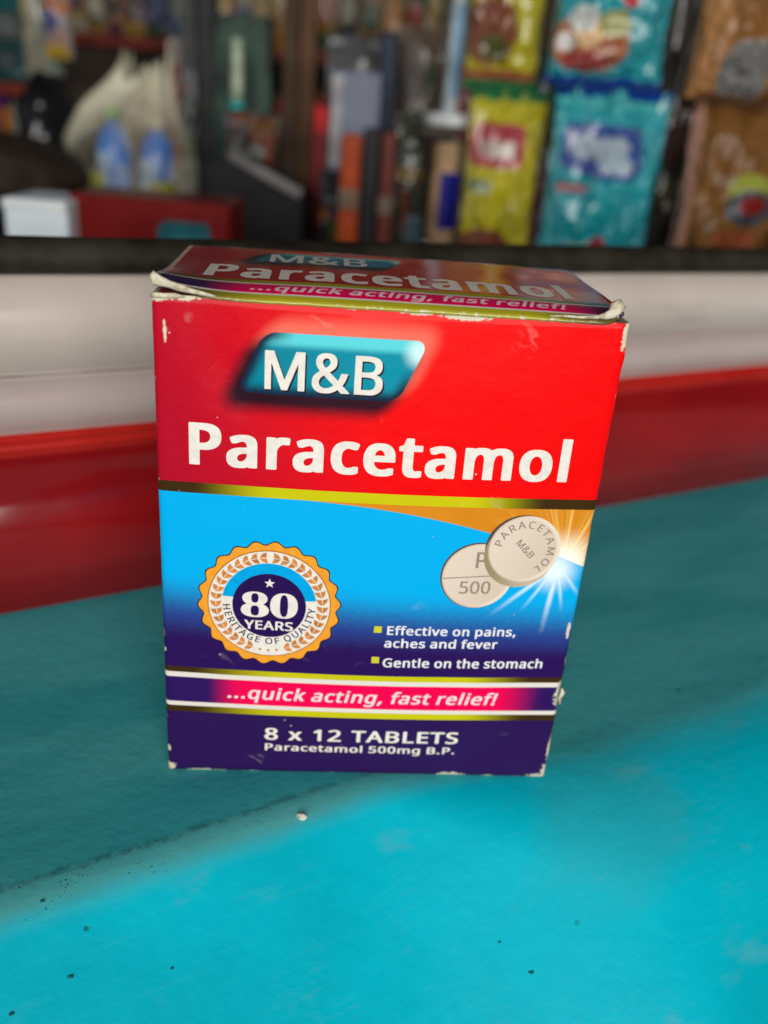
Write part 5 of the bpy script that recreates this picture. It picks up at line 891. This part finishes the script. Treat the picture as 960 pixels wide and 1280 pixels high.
pouch('brown_pack', 'brown snack pack with a green and red oval badge, lower one at the far right', 'snack pack', (862, 1000, 130, 316), 0.555, m_b2, 0.016, 'brown snack packs at the far right', seed=16, seal=gs((0.12, 0.06, 0.03)), rest=SZ)

# ---- middle
WHT = gs((0.72, 0.74, 0.74), 0.3); NAV = gs((0.012, 0.02, 0.17)); CRM = gs((0.42, 0.30, 0.20))
def tube_bottle(name, label, px_mid, yb, yt, Y, r_body, r_base, base_h, mats, rest=None, group=None):
    b = at(px_mid, yb, Y); zt = at(px_mid, yt, Y).z; zb = rest if rest is not None else b.z; h = zt - zb
    t = empty(name, (b.x, Y, zb), 0, label, 'bottle', group)
    lathe('cap', [(0.0004, 0), (r_base * 0.92, 0), (r_base, base_h * 0.12), (r_base, base_h * 0.85), (r_base * 0.85, base_h)], mats[0], t)
    lathe('bottle_body', [(r_base * 0.5, base_h + 0.0002), (r_body * 0.9, base_h + 0.003), (r_body, base_h + 0.008), (r_body, h * 0.55), (r_body * 0.92, h * 0.8), (r_body * 0.85, h)], mats[1], t)
    bm = bmesh.new()
    n = 10; V = []
    for i in range(n + 1):
        a = -math.pi / 2 + (i / n - 0.2) * 1.5
        for z in (base_h + 0.01, h * 0.78): V.append(bm.verts.new(((r_body + 0.0006) * math.cos(a), (r_body + 0.0006) * math.sin(a), z)))
    for i in range(n): bm.faces.new((V[2 * i], V[2 * i + 2], V[2 * i + 3], V[2 * i + 1]))
    from_bm('label', bm, mats[2], t)
    return t
sb = span(524, 600, 158, 172, 0.66)
SH_Z = sb[2]
t = empty('small_shelf', (sb[0], 0.66, sb[3]), 0, 'small brown shelf board on a post, holding the tall white bottle', 'shelf')
from_bm('board', box_bm(sb[1], 0.05, sb[2] - sb[3], 0.001, (0, 0.01, (sb[2] - sb[3]) / 2)), M_WOOD, t, False)
from_bm('post', box_bm(0.012, 0.008, sb[3] - SZ, 0.001, (0.012, 0.03, -(sb[3] - SZ) / 2)), M_WOOD, t, False)
tube_bottle('white_bottle', 'tall white bottle with a pale blue label standing cap down on the small brown shelf', 562, 157, -40, 0.655, 0.0062, 0.0185, 0.008, (WHT, gs((0.62, 0.70, 0.72)), gs((0.30, 0.52, 0.70))), rest=SH_Z)
tube_bottle('navy_bottle', 'beige and navy bottle standing on its white cap below the small brown shelf', 549, 292, 178, 0.63, 0.0095, 0.0135, 0.0165, (WHT, CRM, NAV), rest=SZ)
goods('orange_carton', 'narrow orange carton with a beige band, standing before the pale grey box', 'carton', (424, 449, 168, 292), 0.63, gs((0.36, 0.08, 0.025)), 0.015, rest=SZ, extra=[('beige_band', 0.0, 1.0, 0.42, 0.58, gs((0.20, 0.15, 0.11)))])
goods('black_carton', 'narrow black carton standing right beside the orange carton', 'carton', (451, 473, 160, 292), 0.64, gs((0.008, 0.009, 0.012)), 0.015, rest=SZ)
goods('pale_grey_box', 'pale grey blue box with a white edge, behind the orange carton', 'box', (410, 472, 88, 290), 0.74, gs((0.19, 0.21, 0.27), 0.4, 0.1, 0.1), 0.03, rest=SZ, extra=[('white_edge', 0.03, 0.24, 0.45, 0.97, gs((0.42, 0.42, 0.42)))])
packet('dark_grey_packet', 'dark grey packet standing tallest behind the pale grey blue box', 'packet', (402, 466, 42, 290), 0.80, (0.10, 0.10, 0.105), 0.012, rest=SZ, seed=18)
goods('navy_box', 'thin dark navy box at the right edge of the pale grey box', 'box', (468, 492, 38, 290), 0.78, gs((0.018, 0.028, 0.05)), 0.03, rest=SZ)
goods('dark_red_carton', 'small dark red carton standing left of the pale grey box', 'carton', (388, 412, 128, 290), 0.76, gs((0.16, 0.02, 0.018)), 0.02, rest=SZ, extra=[('red_label', 0.2, 0.95, 0.78, 0.97, gs((0.45, 0.03, 0.03)))])
pouch('kraft_bag', 'brown kraft paper bag standing left of the tall white bottle', 'bag', (494, 552, 30, 290), 0.86, pouch_mat('kraft_paper', (0.15, 0.105, 0.075), [(0.3, 0.75, 0.22, 0.2, (0.20, 0.17, 0.15), 2, 0.5), (0.7, 0.75, 0.1, 0.1, (0.05, 0.08, 0.03), 2, 0.6)], rough=0.6), 0.02, seed=20, rest=SZ)
packet('olive_packet', 'dull olive grey packet standing in front of the kraft paper bag', 'packet', (490, 534, 140, 292), 0.68, (0.075, 0.080, 0.055), 0.01, rest=SZ, seed=94)
goods('brick_red_carton', 'thin brick red carton standing just right of the black carton', 'carton', (474, 492, 165, 292), 0.65, gs((0.13, 0.035, 0.03)), 0.015, rest=SZ, extra=[('beige_band', 0.0, 1.0, 0.36, 0.5, gs((0.22, 0.17, 0.14)))])
packet('slate_packet', 'low slate blue packet standing left of the orange carton', 'packet', (396, 424, 215, 292), 0.66, (0.035, 0.045, 0.065), 0.01, rest=SZ, seed=88)
for (x0, x1, y0, Y, c, lb) in ((352, 373, 15, 0.92, (0.055, 0.030, 0.016), 'dark brown wooden post, left one of the close pair'), (373, 393, 20, 0.90, (0.095, 0.045, 0.020), 'lighter brown wooden post, right one of the close pair')):
    goods('wooden_post', lb, 'post', (x0, x1, y0 - 60, 290), Y, simple('post_wood_%d' % x0, c, 0.6, 0, 0.35, 25), 0.02, rest=SZ, group='wooden posts')
for (x0, x1, Y, c, lb) in ((228, 246, 1.02, (0.07, 0.075, 0.07), 'grey metal post, left one of the pair behind the plastic bag'), (247, 270, 1.0, (0.028, 0.030, 0.030), 'black metal post, right one of the pair behind the plastic bag')):
    goods('metal_post', lb, 'post', (x0, x1, -40, 260), Y, gs(c), 0.02, rest=SZ, group='metal posts')

# black crate with a pale sloping rim
def crate():
    Y = 0.66; a = at(288, 192, Y); b = at(378, 243, Y); l = at(258, 292, Y); r = at(376, 292, Y); tl = at(256, 205, Y)
    t = empty('black_crate', ((l.x + r.x) / 2, Y, SZ), 0, 'black crate with a pale grey sloping rim, between the plastic bag and the wooden posts', 'crate')
    ox, oz = t.location.x, SZ; Q = [(l.x - ox, 0), (r.x - ox, 0), (b.x - ox, b.z - oz - 0.004), (a.x - ox, a.z - oz - 0.004), (tl.x - ox, tl.z - oz)]
    bm = bmesh.new(); n = len(Q); fr = [bm.verts.new((x, 0, z)) for x, z in Q]; bk = [bm.verts.new((x, 0.09, z)) for x, z in Q]
    bm.faces.new(fr); bm.faces.new(bk[::-1])
    for i in range(n): bm.faces.new((fr[i], bk[i], bk[(i + 1) % n], fr[(i + 1) % n]))
    bmesh.ops.recalc_face_normals(bm, faces=bm.faces[:]); bmesh.ops.bevel(bm, geom=bm.edges[:], offset=0.002, segments=2, affect='EDGES')
    from_bm('crate_body', bm, gs((0.006, 0.006, 0.007)), t, False)
    L = (b - a).length; bm = box_bm(L, 0.010, 0.0075, 0.002); o = from_bm('rim', bm, gs((0.20, 0.19, 0.19)), t, False)
    o.location = (((a.x + b.x) / 2) - ox, -0.002, (a.z + b.z) / 2 - oz); o.rotation_euler = (0, math.atan2(a.z - b.z, b.x - a.x), 0)
crate()
packet('orange_packet', 'orange red packet leaning above the pale rim of the black crate', 'packet', (308, 340, 148, 230), 0.86, (0.28, 0.055, 0.018), 0.01, rest=SZ, seed=5)
goods('green_glass_case', 'dark green case with a glossy front, behind the turquoise bottle', 'case', (268, 338, 18, 200), 0.98, gs((0.035, 0.065, 0.05), 0.4, 0.0, 0.8, 25), 0.03, rest=SZ)
tube_bottle('turquoise_bottle', 'thin bottle with turquoise top and silvery body before the dark green case', 296, 136, 48, 0.93, 0.0055, 0.0075, 0.006, (gs((0.10, 0.45, 0.46)), gs((0.50, 0.58, 0.46), 0.15, 0.6), gs((0.62, 0.70, 0.55), 0.1, 0.6)))
b_ = at(296, 136, 0.93)
packet('beige_packet', 'beige grey packet under the turquoise bottle', 'packet', (276, 316, 137, 235), 0.925, (0.11, 0.09, 0.07), 0.012, rest=SZ, seed=59)
packet('red_packet', 'narrow red packet standing at the left of the grey metal post', 'packet', (205, 224, 44, 235), 0.99, (0.22, 0.028, 0.014), 0.01, rest=SZ, seed=53)
packet('pale_packet', 'small pale blue grey packet leaning on the grey metal post', 'packet', (222, 240, 88, 235), 0.97, (0.30, 0.34, 0.36), 0.008, rest=SZ, seed=78)

# ---- left: carton, white box, cushion, bags
def low_carton():
    cx, wd, zt, _ = span(88, 286, 249, 290, 0.455)
    h = zt - SZ
    t = empty('red_carton', (cx, 0.455, SZ), 0.02, 'dark red carton with a teal logo lying just right of the small white box', 'carton')
    from_bm('body', box_bm(wd, 0.045, h, 0.0012, (0, 0.0225, h / 2)), gs((0.17, 0.003, 0.004), 0.35, 0.2, 0.15), t, False)
    bm = bmesh.new(); q = [(0.055, 0.47), (0.355, 0.47), (0.40, 0.56), (0.37, 0.81), (0.09, 0.81), (0.045, 0.72)]
    vs = [bm.verts.new((x * wd, -0.0007, z * h)) for x, z in q]; v2 = [bm.verts.new((x * wd, 0.0002, z * h)) for x, z in q]
    bm.faces.new(vs); n = len(q)
    for i in range(n): bm.faces.new((vs[i], vs[(i + 1) % n], v2[(i + 1) % n], v2[i]))
    lg = from_bm('teal_logo', bm, gs((0.012, 0.10, 0.12)), t, False)
    s = Ink(); s.text('M', 'M&B', 0, 0, 5.0)
    for v in s.bm.verts: v.co = Vector((v.co.x / 1000 + wd * 0.145, -0.0009 - v.co.z / 1000, v.co.y / 1000 + h * 0.56))
    from_bm('logo_lettering', s.bm, gs((0.10, 0.22, 0.24)), t, False)
low_carton()
cx, wd, zt, _ = span(4, 84, 249, 290, 0.44)
goods('white_box', 'small bright white box at the left edge, beside the dark red carton', 'box', (4, 84, 249, 290), 0.44, simple('blue_white_card', (0.74, 0.83, 0.93), 0.4, 0.2, 0.04), 0.04, 0.002, rest=SZ, extra=[('top_band', 0.01, 0.99, 0.90, 0.985, simple('pale_card', (0.80, 0.86, 0.84), 0.4, 0.2, 0.03))])
def blob(name, label, cat, px, Y, mat, depth, rest, n1=2.6, amp=0.12, seed=0, taper=0.0):
    cx, wd, zt, zb = span(*px, Y)
    if rest is not None: zb = rest
    h = zt - zb; bm = bmesh.new(); bmesh.ops.create_icosphere(bm, subdivisions=4, radius=1)
    for v in bm.verts:
        d = v.co.normalized(); q = (abs(d.x) ** n1 + abs(d.y) ** n1 + abs(d.z) ** n1) ** (-1 / n1)
        c = d * q; k = 1 + amp * mnoise.noise(d * 2.2 + Vector((seed, 0, 0))) + amp * 0.4 * mnoise.noise(d * 6 + Vector((seed, 0, 0)))
        v.co = Vector((c.x * wd / 2 * k * (1 - taper * max(0, c.z)), c.y * depth / 2 * k, max(0.0, (c.z * k * 0.5 + 0.5)) * h))
    o = from_bm(name, bm, mat); o.location = (cx, Y, zb); return tag(o, label, cat)
M_CUSH = simple('brown_cloth', (0.040, 0.026, 0.018), 0.85, 0, 0.3, 50)
blob('brown_cushion', 'dark brown cloth cushion slumped behind the white box', 'cushion', (-130, 100, 163, 260), 0.70, M_CUSH, 0.16, SZ, 2.3, 0.06, 3, 0.25)
blob('black_bag', 'black rounded bag behind the brown cushion and the clear plastic bag', 'bag', (32, 96, 95, 250), 0.86, simple('black_plastic', (0.010, 0.011, 0.013), 0.25, 0.6, 0.4, 30), 0.08, SZ, 2.4, 0.16, 6)

def bottle(name, label, px, Y, c, capc, grp):
    cx, wd, zt, zb = span(*px, Y); zb = SZ; h = zt - zb; r = wd / 2
    t = empty(name, (cx, Y, zb), 0, label, 'bottle', grp)
    lathe('bottle_body', [(r * 0.6, 0), (r * 0.95, 0.002), (r, 0.006), (r, h * 0.62), (r * 0.8, h * 0.78), (r * 0.38, h * 0.86), (r * 0.36, h * 0.9)], gs(c, 0.2, 0.6), t)
    lathe('cap', [(r * 0.3, h * 0.9 + 0.0002), (r * 0.46, h * 0.9 + 0.0005), (r * 0.44, h), (r * 0.2, h + 0.001)], capc, t)
    bm = bmesh.new(); n = 12; V = []
    for i in range(n + 1):
        a = -math.pi * 0.95 + i / n * math.pi * 0.45
        for z in (h * 0.08, h * 0.60): V.append(bm.verts.new(((r + 0.0006) * math.cos(a), (r + 0.0006) * math.sin(a), z)))
    for i in range(n): bm.faces.new((V[2 * i], V[2 * i + 2], V[2 * i + 3], V[2 * i + 1]))
    from_bm('label', bm, gs((0.50, 0.62, 0.74)), t)
bottle('blue_bottle', 'blue bottle with a green cap inside the clear plastic bag, left one', (122, 163, 135, 246), 0.78, (0.015, 0.22, 0.62), gs((0.16, 0.42, 0.06)), 'blue bottles in the plastic bag')
bottle('blue_bottle', 'blue bottle with a white cap inside the clear plastic bag, right one', (176, 218, 150, 246), 0.79, (0.015, 0.19, 0.56), gs((0.62, 0.56, 0.44)), 'blue bottles in the plastic bag')
goods('yellow_tub', 'low yellow green tub at the foot of the blue bottles in the plastic bag', 'tub', (100, 128, 215, 248), 0.765, gs((0.48, 0.46, 0.14)), 0.02, rest=SZ)
goods('olive_tub', 'low olive yellow tub under the right blue bottle in the plastic bag', 'tub', (186, 214, 228, 250), 0.755, gs((0.26, 0.26, 0.04)), 0.015, rest=SZ)
def plastic_bag():
    m = bpy.data.materials.new('clear_bag_film'); m.use_nodes = True; N.t = m.node_tree
    nt = m.node_tree; b = nt.nodes['Principled BSDF']; b.inputs['Base Color'].default_value = (0.82, 0.78, 0.58, 1); b.inputs['Roughness'].default_value = 0.25
    x, y, z = coords('Object', 1.0); f = nz(vec(x, y, z), 22, 4, 0.6); g = nz(vec(x * 2.0, y * 2.0, z * 0.5), 30, 3)
    zz = z * (1 / 0.15)
    a = sm(0.35, 0.75, f) * 0.45 + sm(0.5, 0.8, g) * 0.3 + sm(0.30, 0.65, zz) * 0.50 + 0.04
    nt.links.new(N.op('MULTIPLY', a, 0.62, clamp=True).v, b.inputs['Alpha'])
    bump(m, f + g * 0.5, 0.8, 0.01)
    c = at(162, 246, 0.78); zt = at(160, 60, 0.78).z; H_ = zt - SZ
    V, F = [], []; na, nh = 72, 44
    for j in range(nh + 1):
        v = j / nh
        for i in range(na):
            a_ = 2 * math.pi * i / na
            r = 0.053 * (1.0 - 0.10 * v - 0.58 * sst(0.45, 1.0, v)) * (0.75 + 0.25 * sst(0, 0.1, v))
            fold = 1 + (0.10 + 0.35 * v) * mnoise.noise(Vector((math.cos(a_) * 2.2, math.sin(a_) * 2.2, v * 2.0))) + 0.10 * mnoise.noise(Vector((math.cos(a_) * 6, math.sin(a_) * 6, v * 5)))
            hx = 0.016 * sst(0.4, 1, v)
            top = 0.86 + 0.30 * mnoise.noise(Vector((math.cos(a_) * 1.8 + 4, math.sin(a_) * 1.8, 0)))
            V.append((r * fold * math.cos(a_) + hx, r * 0.8 * fold * math.sin(a_), H_ * v * (1 - v * (1 - top)) + 0.0008))
    for j in range(nh):
        for i in range(na):
            k = (i + 1) % na; F.append((j * na + i, j * na + k, (j + 1) * na + k, (j + 1) * na + i))
    o = from_data('plastic_bag', V, F, m); o.location = (c.x, 0.785, SZ)
    tag(o, 'crumpled clear plastic bag standing open around two blue bottles', 'plastic bag')
plastic_bag()

# ---- rear shelves with goods
def shelf(name, label, px, Y, mat, depth=0.16):
    cx, wd, zt, zb = span(*px, Y)
    bm = box_bm(wd, depth, zt - zb, 0.001, (0, depth / 2 - 0.005, (zt - zb) / 2)); o = from_bm(name, bm, mat, smooth=False)
    o.location = (cx, Y, zb); tag(o, label, 'shelf'); return zt
M_RED = gs((0.16, 0.035, 0.028), 0.5)
zt = shelf('rear_shelf', 'long reddish brown shelf board carrying the upper row of packets', (74, 640, 62, 76), 1.6, M_RED)
cols = [('mustard', (0.36, 0.25, 0.03)), ('bottle green', (0.015, 0.06, 0.045)), ('orange', (0.42, 0.17, 0.02)), ('plum', (0.10, 0.03, 0.08)), ('navy', (0.015, 0.03, 0.10)), ('steel blue', (0.05, 0.08, 0.16)),
        ('rust', (0.24, 0.06, 0.015)), ('scarlet', (0.30, 0.03, 0.012)), ('cream', (0.42, 0.36, 0.26)), ('sage', (0.13, 0.16, 0.11)), ('amber', (0.34, 0.20, 0.02)), ('khaki', (0.16, 0.14, 0.07)), ('ochre', (0.30, 0.18, 0.02)),
        ('charcoal', (0.015, 0.018, 0.02)), ('tan', (0.24, 0.14, 0.06)), ('caramel', (0.28, 0.15, 0.03)), ('forest green', (0.012, 0.05, 0.012)), ('moss', (0.03, 0.06, 0.02)), ('umber', (0.09, 0.05, 0.03))]
rr = random.Random(3); x = 78; prev = None
names = [c[0] for c in cols]
for i, (cn, c) in enumerate(cols):
    wpx = rr.choice((20, 24, 27, 30)); Y = 1.61 + rr.random() * 0.02
    nb = ('left of the ' + names[i + 1] + ' one') if i + 1 < len(names) else 'right of the moss one'
    pouch('shelf_packet', '%s packet on the long reddish shelf, just %s' % (cn, nb), 'packet', (x, x + wpx + 1, rr.randint(-70, -30), 62), Y, pouch_mat('packet_' + cn.replace(' ', '_'), c, [(0.5, 0.45, 0.35, 0.16, cols[(i * 5 + 3) % len(cols)][1], 3, 0.6), (0.5, 0.12, 0.6, 0.1, cols[(i * 7 + 8) % len(cols)][1], 3, 0.6)]), 0.012, 'packets on the long reddish shelf', seed=i + 30, rest=zt)
    x += wpx
zt2 = shelf('rear_shelf', 'short dull red shelf board at the far left', (-60, 36, 101, 117), 1.3, M_RED)
pouch('teal_packet', 'dark teal packet standing on the short dull red shelf', 'packet', (-14, 26, 50, 100), 1.31, pouch_mat('dark_teal_film', (0.005, 0.11, 0.12), [(0.5, 0.6, 0.3, 0.3, (0.005, 0.03, 0.03), 2, 0.6)]), 0.014, rest=zt2, seed=60)
pouch('bright_teal_packet', 'bright teal packet in the upper left corner above the grey one', 'packet', (-20, 16, -60, 14), 1.33, pouch_mat('bright_teal_film', (0.005, 0.17, 0.18), []), 0.014, seed=61)
pouch('grey_packet', 'pale grey packet between the bright teal and the dark teal ones', 'packet', (-14, 18, 14, 48), 1.335, pouch_mat('pale_grey_film', (0.24, 0.27, 0.26), []), 0.012, seed=62)
pouch('cream_packet', 'cream and clear packet hanging at the upper left, beside the orange and blue one', 'packet', (18, 50, -60, 96), 1.15, pouch_mat('cream_clear_film', (0.44, 0.42, 0.32), [(0.2, 0.75, 0.18, 0.25, (0.52, 0.44, 0.08), 3, 0.4), (0.8, 0.4, 0.1, 0.5, (0.28, 0.30, 0.24), 3, 0.4)]), 0.012, seed=63)
pouch('orange_blue_packet', 'orange, blue and yellow packet hanging at the upper left', 'packet', (44, 80, -60, 72), 1.12, pouch_mat('orange_blue_film', (0.40, 0.36, 0.34), [(0.5, 0.50, 0.5, 0.08, (0.60, 0.17, 0.03), 3, 0.4), (0.35, 0.36, 0.3, 0.13, (0.05, 0.06, 0.28), 2, 0.6), (0.6, 0.2, 0.3, 0.1, (0.50, 0.30, 0.26), 2, 0.5), (0.4, 0.05, 0.5, 0.09, (0.66, 0.42, 0.04), 3, 0.3)]), 0.012, seed=64)
pouch('clear_packet', 'greenish clear packet hanging below the orange and blue packet', 'packet', (26, 74, 66, 108), 1.16, pouch_mat('greenish_clear_film', (0.26, 0.32, 0.26), []), 0.012, seed=65)
zt3 = shelf('rear_shelf', 'lowest dark shelf board at the far left behind the brown cushion', (-60, 40, 166, 176), 1.3, M_WOOD)
for i, (x0, x1, y0, cn, c) in enumerate(((-16, 6, 118, 'purple', (0.09, 0.03, 0.14)), (-2, 14, 134, 'small orange', (0.32, 0.13, 0.02)), (14, 34, 128, 'pale grey', (0.27, 0.27, 0.25)))):
    goods('small_packet', '%s packet on the lowest dark shelf at the far left' % cn, 'packet', (x0, x1, y0, 166), 1.31 - 0.004 * i, gs(c), 0.03, rest=zt3, group='packets on the lowest dark shelf')
zt4 = shelf('rear_shelf', 'dark shelf board behind the posts carrying the lower row of boxes', (90, 620, 205, 214), 1.7, M_WOOD)
c2 = [('brown', (0.10, 0.06, 0.04)), ('grey green', (0.06, 0.08, 0.07)), ('dull red', (0.15, 0.03, 0.02)), ('stone', (0.14, 0.12, 0.10)), ('dark green', (0.02, 0.05, 0.035)), ('dusty pink', (0.20, 0.11, 0.10)), ('cocoa', (0.06, 0.035, 0.025)), ('mud', (0.09, 0.075, 0.055)),
      ('teal grey', (0.03, 0.08, 0.085)), ('brick', (0.18, 0.05, 0.03)), ('sand', (0.20, 0.15, 0.10)), ('graphite', (0.03, 0.032, 0.036)), ('walnut', (0.08, 0.045, 0.03)), ('wine', (0.10, 0.015, 0.02)), ('taupe', (0.13, 0.11, 0.095)), ('clay', (0.16, 0.09, 0.06))]
x = 95
for i, (cn, c) in enumerate(c2):
    wpx = rr.choice((26, 30, 34, 38)); nb = ('left of the ' + c2[i + 1][0] + ' one') if i + 1 < len(c2) else 'last in the row'
    packet('shelf_bag', '%s packet in the lower rear row, %s' % (cn, nb), 'packet', (x, x + wpx + 1, rr.randint(80, 120), 205), 1.71 + rr.random() * 0.03, tuple(v * 1.5 for v in c), 0.02, rest=zt4, group='packets in the lower rear row', seed=100 + i, n=6)
    x += wpx
